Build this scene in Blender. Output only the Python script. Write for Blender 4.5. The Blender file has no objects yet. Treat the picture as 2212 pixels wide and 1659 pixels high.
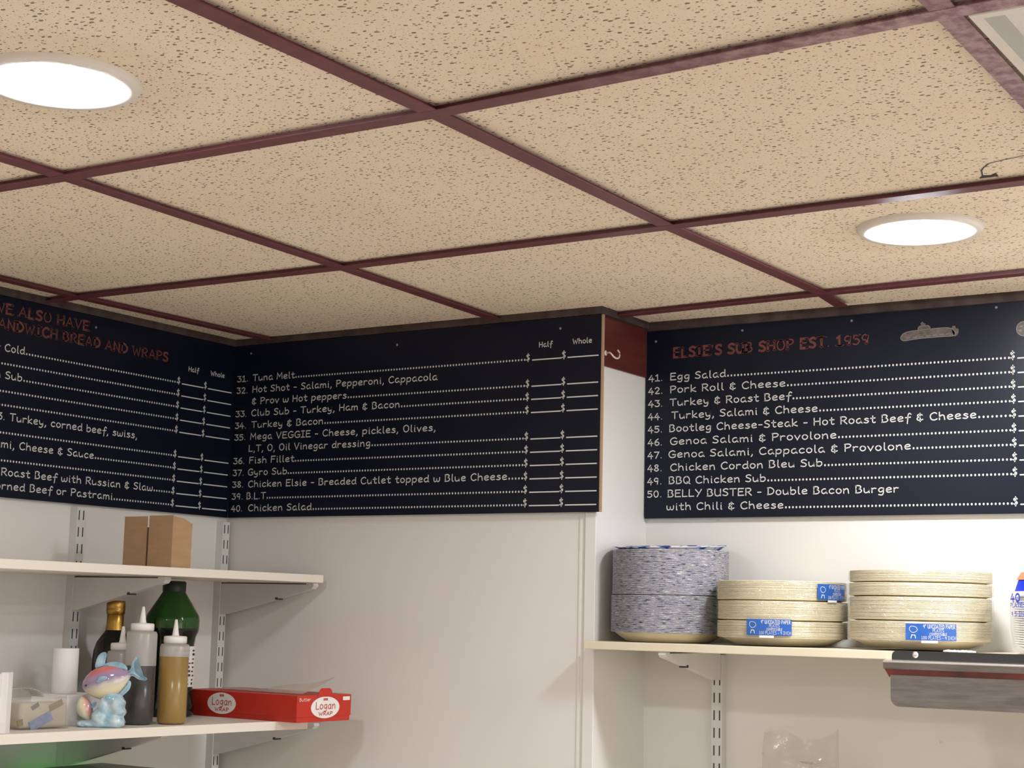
import bpy, bmesh, math, random
from mathutils import Vector, Matrix, noise
random.seed(7)
SC = bpy.context.scene
COL = SC.collection
PI = math.pi

# ------------------------------------------------------------------ camera, world, exposure
FPX = 3523.065
CAM_POS = Vector((2.3568, -2.6005, -0.5754))          # z = 0 is the top of the ceiling void; the floor lies at -2.35
FW = Vector((-0.5308, 0.8358, 0.1400)); RT = Vector((0.8456, 0.5333, 0.0228)); UP = Vector((0.0556, -0.1305, 0.9899))
cam = bpy.data.cameras.new('camera'); camo = bpy.data.objects.new('camera', cam); COL.objects.link(camo)
cam.sensor_fit = 'HORIZONTAL'; cam.sensor_width = 36.0; cam.lens = FPX / 2212 * 36.0
cam.clip_start = 0.02; cam.clip_end = 50
camo.matrix_world = Matrix.Translation(CAM_POS) @ Matrix((RT, UP, -FW)).transposed().to_4x4()
SC.camera = camo
world = bpy.data.worlds.new('world'); SC.world = world; world.use_nodes = True
world.node_tree.nodes['Background'].inputs[0].default_value = (0.9, 0.85, 0.8, 1)
world.node_tree.nodes['Background'].inputs[1].default_value = 0.02
SC.view_settings.view_transform = 'Standard'
try: SC.view_settings.look = 'None'
except Exception: pass
SC.view_settings.gamma = 1.0
SC.view_settings.use_curve_mapping = False
SC.view_settings.exposure = 0.05
LAMP_STRENGTH = 172.0
LAMP_COLOUR = (0.92, 0.95, 1.0)

# ------------------------------------------------------------------ materials
def mat(name, col, rough=0.6, metal=0.0, spec=0.5, coat=0.0, **kw):
    m = bpy.data.materials.new(name); m.use_nodes = True
    b = m.node_tree.nodes['Principled BSDF']
    b.inputs['Base Color'].default_value = (*col, 1); b.inputs['Roughness'].default_value = rough
    b.inputs['Metallic'].default_value = metal; b.inputs['Specular IOR Level'].default_value = spec
    b.inputs['Coat Weight'].default_value = coat
    for k, v in kw.items(): b.inputs[k].default_value = v
    return m
def nd(m, t, **kw):
    n = m.node_tree.nodes.new(t)
    for k, v in kw.items():
        if k in n.inputs: n.inputs[k].default_value = v
        else: setattr(n, k, v)
    return n
def lk(m, a, b): m.node_tree.links.new(a, b)
def bsdf(m): return m.node_tree.nodes['Principled BSDF']
def posn(m, scale=(1, 1, 1), rot=(0, 0, 0), obj=False):
    mp = nd(m, 'ShaderNodeMapping'); mp.inputs['Scale'].default_value = scale; mp.inputs['Rotation'].default_value = rot
    if obj: lk(m, nd(m, 'ShaderNodeTexCoord').outputs['Object'], mp.inputs[0])
    else: lk(m, nd(m, 'ShaderNodeNewGeometry').outputs['Position'], mp.inputs[0])
    return mp.outputs[0]
def ramp(m, fac, stops, interp='LINEAR'):
    r = nd(m, 'ShaderNodeValToRGB'); e = r.color_ramp.elements; r.color_ramp.interpolation = interp
    while len(e) < len(stops): e.new(0.5)
    for i, (p, c) in enumerate(stops): e[i].position = p; e[i].color = (*c, 1)
    lk(m, fac, r.inputs[0]); return r.outputs[0]
def mottled(name, c1, c2, scale=6, rough=0.6, bump=0.0, bscale=200, detail=4, sc3=(1, 1, 1), **kw):
    m = mat(name, c1, rough, **kw)
    n = nd(m, 'ShaderNodeTexNoise', Scale=scale, Detail=detail); lk(m, posn(m, sc3), n.inputs['Vector'])
    lk(m, ramp(m, n.outputs[0], [(0.3, c1), (0.7, c2)]), bsdf(m).inputs['Base Color'])
    if bump:
        n2 = nd(m, 'ShaderNodeTexNoise', Scale=bscale, Detail=3); lk(m, posn(m), n2.inputs['Vector'])
        bp = nd(m, 'ShaderNodeBump', Strength=bump, Distance=0.001); lk(m, n2.outputs[0], bp.inputs['Height'])
        lk(m, bp.outputs[0], bsdf(m).inputs['Normal'])
    return m
def film(name, tint, opacity, rough=0.12, bump=0.5, bscale=60, trans=False, gloss=0.12):
    """thin plastic: see-through, a little diffuse, a little shiny"""
    m = bpy.data.materials.new(name); m.use_nodes = True; nt = m.node_tree
    nt.nodes.remove(nt.nodes['Principled BSDF']); out = nt.nodes['Material Output']
    tr = nd(m, 'ShaderNodeBsdfTransparent'); df = nd(m, 'ShaderNodeBsdfTranslucent' if trans else 'ShaderNodeBsdfDiffuse', Color=(*tint, 1))
    df2 = nd(m, 'ShaderNodeBsdfDiffuse', Color=(*tint, 1))
    body = nd(m, 'ShaderNodeMixShader', Fac=0.5); lk(m, df.outputs[0], body.inputs[1]); lk(m, df2.outputs[0], body.inputs[2])
    mx = nd(m, 'ShaderNodeMixShader', Fac=opacity); lk(m, tr.outputs[0], mx.inputs[1]); lk(m, body.outputs[0], mx.inputs[2])
    gl = nd(m, 'ShaderNodeBsdfGlossy', Roughness=rough); m2 = nd(m, 'ShaderNodeMixShader', Fac=gloss)
    lk(m, mx.outputs[0], m2.inputs[1]); lk(m, gl.outputs[0], m2.inputs[2]); lk(m, m2.outputs[0], out.inputs[0])
    if bump:
        n = nd(m, 'ShaderNodeTexNoise', Scale=bscale, Detail=4, Distortion=1.5); lk(m, posn(m), n.inputs['Vector'])
        bp = nd(m, 'ShaderNodeBump', Strength=bump, Distance=0.006); lk(m, n.outputs[0], bp.inputs['Height']); lk(m, bp.outputs[0], gl.inputs['Normal'])
    return m

M = {}
# ceiling tile: off-white mineral fibre with dark fissures and pin holes
def tile_material():
    m = mat('ceiling_tile', (0.60, 0.52, 0.43), 0.95, spec=0.1)
    p = posn(m)
    n0 = nd(m, 'ShaderNodeTexNoise', Scale=38, Detail=3); lk(m, p, n0.inputs['Vector'])
    add = nd(m, 'ShaderNodeVectorMath', operation='MULTIPLY_ADD'); lk(m, n0.outputs['Color'], add.inputs[0]); add.inputs[1].default_value = (0.006, 0.006, 0); lk(m, p, add.inputs[2])
    def specks(scale, rot, thr, keep, stretch):
        mp = nd(m, 'ShaderNodeMapping'); mp.inputs['Scale'].default_value = (scale, scale * stretch, 1); mp.inputs['Rotation'].default_value = (0, 0, rot); lk(m, add.outputs[0], mp.inputs[0])
        v = nd(m, 'ShaderNodeTexVoronoi', Scale=1.0, voronoi_dimensions='2D'); lk(m, mp.outputs[0], v.inputs['Vector'])
        sep = nd(m, 'ShaderNodeSeparateColor'); lk(m, v.outputs['Color'], sep.inputs[0])
        mul = nd(m, 'ShaderNodeMath', operation='MULTIPLY'); lk(m, sep.outputs[0], mul.inputs[0]); mul.inputs[1].default_value = thr
        ls = nd(m, 'ShaderNodeMath', operation='LESS_THAN'); lk(m, v.outputs['Distance'], ls.inputs[0]); lk(m, mul.outputs[0], ls.inputs[1])
        g = nd(m, 'ShaderNodeMath', operation='GREATER_THAN'); lk(m, sep.outputs[1], g.inputs[0]); g.inputs[1].default_value = 1 - keep
        a = nd(m, 'ShaderNodeMath', operation='MULTIPLY'); lk(m, ls.outputs[0], a.inputs[0]); lk(m, g.outputs[0], a.inputs[1])
        return a.outputs[0]
    s1 = specks(92, 0.55, 0.27, 0.60, 1.5); s2 = specks(210, 0.2, 0.26, 0.5, 1.3); s3 = specks(125, -0.5, 0.23, 0.36, 1.7)
    mx = nd(m, 'ShaderNodeMath', operation='MAXIMUM'); lk(m, s1, mx.inputs[0]); lk(m, s3, mx.inputs[1])
    base = nd(m, 'ShaderNodeTexNoise', Scale=5, Detail=5); lk(m, p, base.inputs['Vector'])
    bc = ramp(m, base.outputs[0], [(0.3, (0.86, 0.725, 0.565)), (0.7, (0.89, 0.765, 0.61))])
    c1 = nd(m, 'ShaderNodeMix', data_type='RGBA'); lk(m, s2, c1.inputs[0]); lk(m, bc, c1.inputs[6]); c1.inputs[7].default_value = (0.62, 0.505, 0.385, 1)
    c2 = nd(m, 'ShaderNodeMix', data_type='RGBA'); lk(m, mx.outputs[0], c2.inputs[0]); lk(m, c1.outputs[2], c2.inputs[6]); c2.inputs[7].default_value = (0.25, 0.19, 0.135, 1)
    lk(m, c2.outputs[2], bsdf(m).inputs['Base Color'])
    return m
M['tile'] = tile_material()
def bar_material():
    m = mat('maroon_grid', (0.10, 0.022, 0.03), 0.42)
    n = nd(m, 'ShaderNodeTexNoise', Scale=55, Detail=6, Roughness=0.7); lk(m, posn(m), n.inputs['Vector'])
    worn = ramp(m, n.outputs[0], [(0.42, (0.20, 0.085, 0.105)), (0.62, (0.42, 0.27, 0.28))])
    fresh = ramp(m, n.outputs[0], [(0.3, (0.115, 0.026, 0.034)), (0.7, (0.175, 0.050, 0.058))])
    # dusty, rubbed paint on the bars round the fluorescent panel
    g = nd(m, 'ShaderNodeNewGeometry'); sx = nd(m, 'ShaderNodeSeparateXYZ'); lk(m, g.outputs['Position'], sx.inputs[0])
    rx = nd(m, 'ShaderNodeMapRange'); rx.inputs[1].default_value = 1.45; rx.inputs[2].default_value = 1.80; lk(m, sx.outputs[0], rx.inputs[0])
    ry = nd(m, 'ShaderNodeMapRange'); ry.inputs[1].default_value = -0.72; ry.inputs[2].default_value = -0.86; lk(m, sx.outputs[1], ry.inputs[0])
    f = nd(m, 'ShaderNodeMath', operation='MULTIPLY'); lk(m, rx.outputs[0], f.inputs[0]); lk(m, ry.outputs[0], f.inputs[1])
    mx = nd(m, 'ShaderNodeMix', data_type='RGBA'); lk(m, f.outputs[0], mx.inputs[0]); lk(m, fresh, mx.inputs[6]); lk(m, worn, mx.inputs[7])
    lk(m, mx.outputs[2], bsdf(m).inputs['Base Color'])
    return m
M['bar'] = bar_material()
M['wall'] = mottled('white_wall', (0.78, 0.755, 0.71), (0.75, 0.725, 0.68), 3, 0.42, bump=0.05, bscale=90)
M['room'] = mottled('room_paint', (0.80, 0.74, 0.66), (0.76, 0.70, 0.62), 2, 0.7)
M['floor'] = mottled('floor_tile', (0.72, 0.64, 0.54), (0.66, 0.58, 0.49), 5, 0.5)
M['maroon'] = mottled('maroon_board', (0.13, 0.028, 0.022), (0.085, 0.016, 0.014), 5, 0.38, sc3=(1, 1, 22))
M['angle'] = mottled('dusty_angle', (0.030, 0.014, 0.014), (0.075, 0.052, 0.045), 30, 0.7)
M['board'] = mottled('black_board', (0.0022, 0.0040, 0.0135), (0.0030, 0.0050, 0.0150), 4, 0.33, spec=0.27)
M['ply'] = mat('board_edge', (0.42, 0.27, 0.17), 0.7)
M['chalk'] = mat('white_lettering', (0.66, 0.65, 0.62), 0.5)
M['red_letter'] = mottled('red_lettering', (0.19, 0.045, 0.035), (0.11, 0.03, 0.028), 120, 0.55)
M['dark_letter'] = mat('dark_inline', (0.02, 0.014, 0.02), 0.5)
M['grey_print'] = mottled('grey_print', (0.16, 0.13, 0.11), (0.07, 0.06, 0.055), 130, 0.5, sc3=(1, 1, 2.5))
M['grey_line'] = mat('grey_outline', (0.24, 0.21, 0.19), 0.5)
M['shelf'] = mat('white_shelf', (0.78, 0.71, 0.62), 0.45)
M['cream_shelf'] = mottled('cream_shelf', (0.74, 0.66, 0.50), (0.70, 0.62, 0.46), 14, 0.45)
M['steel_white'] = mottled('white_enamel', (0.70, 0.68, 0.66), (0.66, 0.64, 0.62), 20, 0.4)
M['slot'] = mat('dark_slot', (0.05, 0.045, 0.04), 0.8)
M['trimwhite'] = mat('lamp_trim', (0.78, 0.72, 0.65), 0.5)
M['baffle'] = mat('lamp_baffle', (0.88, 0.83, 0.75), 0.45)
M['lens_off'] = mottled('frosted_panel', (0.76, 0.72, 0.66), (0.66, 0.62, 0.57), 7, 0.25)
M['bevel_grey'] = mat('grey_bevel', (0.40, 0.38, 0.34), 0.5)
M['hook'] = mat('white_hook', (0.75, 0.66, 0.62), 0.3)
m = mat('lamp_lens', (1, 1, 1), 0.5); bsdf(m).inputs['Emission Color'].default_value = (*LAMP_COLOUR, 1); bsdf(m).inputs['Emission Strength'].default_value = LAMP_STRENGTH; M['lamp'] = m; M['lamp_near'] = m.copy(); bsdf(M['lamp_near']).inputs['Emission Strength'].default_value = LAMP_STRENGTH * 1.2; M['lamp_far'] = m.copy(); bsdf(M['lamp_far']).inputs['Emission Strength'].default_value = LAMP_STRENGTH * 0.65
m = mat('fill_glow_pane', (1, 1, 1), 0.5); bsdf(m).inputs['Emission Color'].default_value = (0.95, 0.97, 1.0, 1); bsdf(m).inputs['Emission Strength'].default_value = 1.5; M['fill_glow'] = m  # invented source: the glow of the added side window
M['card'] = mottled('brown_card', (0.43, 0.27, 0.145), (0.38, 0.235, 0.125), 25, 0.85, sc3=(1, 1, 4))
M['cardin'] = mat('card_gap', (0.10, 0.055, 0.03), 0.9)
M['bottle_dark'] = mat('black_glass', (0.004, 0.0035, 0.004), 0.08)
M['gold'] = mottled('gold_foil', (0.50, 0.30, 0.07), (0.36, 0.20, 0.04), 40, 0.3, metal=0.85)
M['green'] = mat('green_plastic', (0.010, 0.060, 0.006), 0.12)
M['green_dark'] = mat('dark_oil_behind_green', (0.006, 0.009, 0.005), 0.12)
M['green_cap'] = mat('dark_green_cap', (0.008, 0.018, 0.010), 0.45)
M['paper'] = mat('white_paper', (0.78, 0.74, 0.71), 0.8)
M['ink'] = mat('black_ink', (0.04, 0.035, 0.035), 0.7)
M['pinkink'] = mat('pink_ink', (0.62, 0.25, 0.24), 0.7)
M['frost'] = film('frosted_bottle', (0.74, 0.70, 0.66), 0.66, 0.3, bump=0.0, trans=True, gloss=0.05)
M['frost_full'] = film('frosted_bottle_filled', (0.74, 0.70, 0.66), 0.10, 0.3, bump=0.0, trans=True, gloss=0.04)
M['cap'] = mat('white_cap', (0.80, 0.75, 0.70), 0.4)
M['oil'] = mottled('golden_oil', (0.40, 0.215, 0.010), (0.29, 0.17, 0.015), 22, 0.25, sc3=(1, 1, .25))
M['vinegar'] = mat('dark_vinegar', (0.010, 0.009, 0.010), 0.25)
M['redbox'] = mottled('red_carton', (0.52, 0.024, 0.010), (0.47, 0.020, 0.008), 20, 0.42)
M['whiteprint'] = mat('white_print', (0.80, 0.77, 0.73), 0.45)
M['redprint'] = mat('red_print', (0.52, 0.045, 0.03), 0.5)
M['wax'] = film('wax_paper', (0.70, 0.55, 0.48), 0.55, 0.4, bump=0.1)
M['cream'] = mottled('cream_paper', (0.76, 0.67, 0.47), (0.70, 0.60, 0.40), 30, 0.8)
M['wrap'] = film('clear_wrap', (0.9, 0.88, 0.82), 0.06, 0.09, bump=1.0, bscale=48, gloss=0.15)
M['bag'] = film('clear_bag', (0.50, 0.41, 0.35), 0.16, 0.13, bump=0.8, bscale=28, gloss=0.04)
M['blue'] = mottled('blue_label', (0.02, 0.095, 0.36), (0.03, 0.13, 0.45), 30, 0.3)
M['royal'] = mat('royal_blue_print', (0.01, 0.03, 0.52), 0.3)
M['foam'] = mat('white_foam', (0.82, 0.81, 0.80), 0.6)
M['tubplastic'] = film('clear_tub', (0.6, 0.58, 0.52), 0.22, 0.1, bump=0.0, gloss=0.07)
M['sachet'] = mottled('beige_sachets', (0.55, 0.47, 0.35), (0.48, 0.42, 0.32), 25, 0.7)
M['sachet_blue'] = mottled('blue_sachet', (0.12, 0.19, 0.42), (0.25, 0.30, 0.46), 90, 0.5)
M['sachet_olive'] = mat('olive_sachet', (0.20, 0.17, 0.06), 0.6)
M['blackplastic'] = mat('black_plastic', (0.012, 0.012, 0.012), 0.35)
m = mat('added_green_glow', (0.05, 0.4, 0.08), 0.5); bsdf(m).inputs['Emission Color'].default_value = (0.10, 1.0, 0.16, 1); bsdf(m).inputs['Emission Strength'].default_value = 0.65; M['added_greenglow'] = m
def steel():
    m = mat('brushed_steel', (0.44, 0.42, 0.40), 0.33, metal=1.0)
    n = nd(m, 'ShaderNodeTexNoise', Scale=16, Detail=6, Roughness=0.65); lk(m, posn(m, (1, 1, 9)), n.inputs['Vector'])
    lk(m, ramp(m, n.outputs[0], [(0.3, (0.20, 0.185, 0.175)), (0.7, (0.33, 0.31, 0.295))]), bsdf(m).inputs['Base Color'])
    return m
M['steel'] = steel()
M['steel_dark'] = mat('dark_steel', (0.10, 0.10, 0.105), 0.3, metal=1.0)
M['steel_bright'] = mat('bright_steel', (0.80, 0.76, 0.72), 0.25, metal=0.9)
M['red_reflection'] = mottled('red_reflection_tint', (0.20, 0.04, 0.03), (0.07, 0.02, 0.018), 30, 0.35)
def flecked():
    """white plate rims printed with fine blue, brown and dark flecks"""
    m = mat('flecked_rim', (0.6, 0.6, 0.65), 0.7)
    n = nd(m, 'ShaderNodeTexNoise', Scale=1.0, Detail=2); lk(m, posn(m, (85, 85, 620)), n.inputs['Vector'])
    c = ramp(m, n.outputs[0], [(0.32, (0.06, 0.075, 0.12)), (0.40, (0.36, 0.36, 0.41)), (0.50, (0.54, 0.55, 0.64)), (0.57, (0.42, 0.36, 0.34)), (0.66, (0.80, 0.80, 0.82))])
    lk(m, c, bsdf(m).inputs['Base Color'])
    return m
M['fleck'] = flecked()
def bluepattern():
    m = mat('blue_blotch_print', (0.8, 0.8, 0.82), 0.6)
    v = nd(m, 'ShaderNodeTexNoise', Scale=45, Detail=1); lk(m, posn(m), v.inputs['Vector'])
    lk(m, ramp(m, v.outputs[0], [(0.42, (0.02, 0.05, 0.25)), (0.47, (0.2, 0.3, 0.6)), (0.52, (0.82, 0.82, 0.85))]), bsdf(m).inputs['Base Color'])
    return m
M['blotch'] = bluepattern()
def glaze(name, stops, axis=2, rot=(0, 0, 0), lo=-0.03, hi=0.03):
    m = mat(name, (0.6, 0.6, 0.7), 0.12, coat=0.6)
    s = nd(m, 'ShaderNodeSeparateXYZ'); lk(m, posn(m, rot=rot, obj=True), s.inputs[0])
    r = nd(m, 'ShaderNodeMapRange'); r.inputs[1].default_value = lo; r.inputs[2].default_value = hi; lk(m, s.outputs[axis], r.inputs[0])
    n = nd(m, 'ShaderNodeTexNoise', Scale=70, Detail=2); lk(m, posn(m, obj=True), n.inputs['Vector'])
    a = nd(m, 'ShaderNodeMath', operation='MULTIPLY_ADD'); lk(m, n.outputs[0], a.inputs[0]); a.inputs[1].default_value = 0.16; lk(m, r.outputs[0], a.inputs[2])
    b = nd(m, 'ShaderNodeMath', operation='SUBTRACT'); lk(m, a.outputs[0], b.inputs[0]); b.inputs[1].default_value = 0.08
    lk(m, ramp(m, b.outputs[0], stops), bsdf(m).inputs['Base Color'])
    return m
FISHST = [(0.05, (0.62, 0.52, 0.42)), (0.22, (0.72, 0.66, 0.42)), (0.38, (0.62, 0.56, 0.50)), (0.52, (0.30, 0.22, 0.36)), (0.66, (0.36, 0.24, 0.36)), (0.78, (0.62, 0.16, 0.15)), (0.92, (0.60, 0.22, 0.18))]
M['fish'] = glaze('fish_glaze', FISHST, 1, lo=-0.032, hi=0.032)
M['fry'] = glaze('small_fish_glaze', [(0.1, (0.70, 0.68, 0.55)), (0.45, (0.74, 0.70, 0.50)), (0.62, (0.66, 0.32, 0.25)), (0.78, (0.36, 0.24, 0.36)), (0.95, (0.33, 0.24, 0.38))], 1, lo=-0.024, hi=0.024)
M['fin'] = mottled('blue_fin_glaze', (0.16, 0.34, 0.44), (0.46, 0.62, 0.70), 45, 0.1, coat=0.6)
M['coral'] = mottled('coral_glaze', (0.18, 0.38, 0.50), (0.66, 0.74, 0.74), 48, 0.1, coat=0.7)

# ------------------------------------------------------------------ mesh helpers
def obj(name, bm, m, parent=None, smooth=False, loc=None):
    me = bpy.data.meshes.new(name); bm.normal_update(); bm.to_mesh(me); bm.free()
    o = bpy.data.objects.new(name, me); COL.objects.link(o)
    if m is not None:
        for mm in (m if isinstance(m, (list, tuple)) else [m]): me.materials.append(mm)
    if smooth:
        for p in me.polygons: p.use_smooth = True
    if parent is not None: o.parent = parent
    if loc is not None: o.location = loc
    return o
def tag(o, label, cat, group=None, kind=None):
    if label: o['label'] = label
    if cat: o['category'] = cat
    if group: o['group'] = group
    if kind: o['kind'] = kind
    return o
def thing(name, label, cat, loc=(0, 0, 0), rz=0.0, group=None):
    o = bpy.data.objects.new(name, None); COL.objects.link(o); o.location = loc; o.rotation_euler = (0, 0, rz); o.empty_display_size = 0.02
    return tag(o, label, cat, group)
def struct(name, bm, m, parent=None, smooth=False):
    o = obj(name, bm, m, parent, smooth)
    if parent is None: o['kind'] = 'structure'
    return o
def add_box(bm, a, b, mi=0, bevel=0.0):
    x0, y0, z0 = a; x1, y1, z1 = b
    vs = [bm.verts.new(v) for v in ((x0, y0, z0), (x1, y0, z0), (x1, y1, z0), (x0, y1, z0), (x0, y0, z1), (x1, y0, z1), (x1, y1, z1), (x0, y1, z1))]
    fs = [bm.faces.new([vs[i] for i in q]) for q in ((3, 2, 1, 0), (4, 5, 6, 7), (0, 1, 5, 4), (1, 2, 6, 5), (2, 3, 7, 6), (3, 0, 4, 7))]
    for f in fs: f.material_index = mi
    if bevel:
        es = list({e for f in fs for e in f.edges})
        bmesh.ops.bevel(bm, geom=es, offset=bevel, segments=2, affect='EDGES', profile=0.6)
    return fs
def box(a, b, bevel=0.0):
    bm = bmesh.new(); add_box(bm, a, b, 0, bevel); return bm
def add_prism(bm, pts, dvec, mi=0):
    """closed polygon (3-D points) extruded along dvec"""
    d = Vector(dvec); a = [bm.verts.new(p) for p in pts]; b = [bm.verts.new(Vector(p) + d) for p in pts]
    n = len(pts); fs = [bm.faces.new(a[::-1]), bm.faces.new(b)]
    for i in range(n): fs.append(bm.faces.new((a[i], a[(i + 1) % n], b[(i + 1) % n], b[i])))
    for f in fs: f.material_index = mi
    bmesh.ops.recalc_face_normals(bm, faces=fs)
    return fs
def add_lathe(bm, prof, seg=32, c=(0, 0, 0), mi=0, jitter=None, ang=(0, 2 * PI)):
    full = abs(ang[1] - ang[0] - 2 * PI) < 1e-6; n = seg if full else seg + 1
    rings = []
    for r, z in prof:
        if r < 1e-6: rings.append([bm.verts.new((c[0], c[1], c[2] + z))]); continue
        ring = []
        for i in range(n):
            t = ang[0] + (ang[1] - ang[0]) * i / seg; rr = r + (jitter(t, z) if jitter else 0)
            ring.append(bm.verts.new((c[0] + rr * math.cos(t), c[1] + rr * math.sin(t), c[2] + z)))
        rings.append(ring)
    for a, b in zip(rings, rings[1:]):
        for i in range(seg):
            j = (i + 1) % n
            if len(a) == 1 and len(b) == 1: continue
            if len(a) == 1: f = bm.faces.new((a[0], b[j], b[i]))
            elif len(b) == 1: f = bm.faces.new((a[i], a[j], b[0]))
            else: f = bm.faces.new((a[i], a[j], b[j], b[i]))
            f.material_index = mi
    return rings
def lathe(prof, seg=32, **k):
    bm = bmesh.new(); add_lathe(bm, prof, seg, **k); bmesh.ops.recalc_face_normals(bm, faces=bm.faces[:]); return bm
def add_tube(bm, pts, r, seg=8):
    pts = [Vector(p) for p in pts]; rings = []; n = len(pts); ref = Vector((0, 0, 1))
    for i, p in enumerate(pts):
        t = (pts[min(i + 1, n - 1)] - pts[max(i - 1, 0)]).normalized()
        s = t.cross(ref)
        if s.length < 1e-3: s = t.cross(Vector((1, 0, 0)))
        s.normalize(); u = s.cross(t); rad = r[i] if isinstance(r, (list, tuple)) else r
        rings.append([bm.verts.new(p + s * rad * math.cos(2 * PI * k / seg) + u * rad * math.sin(2 * PI * k / seg)) for k in range(seg)])
    for a, b in zip(rings, rings[1:]):
        for k in range(seg): bm.faces.new((a[k], a[(k + 1) % seg], b[(k + 1) % seg], b[k]))
    bm.faces.new(rings[0][::-1]); bm.faces.new(rings[-1])

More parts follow.
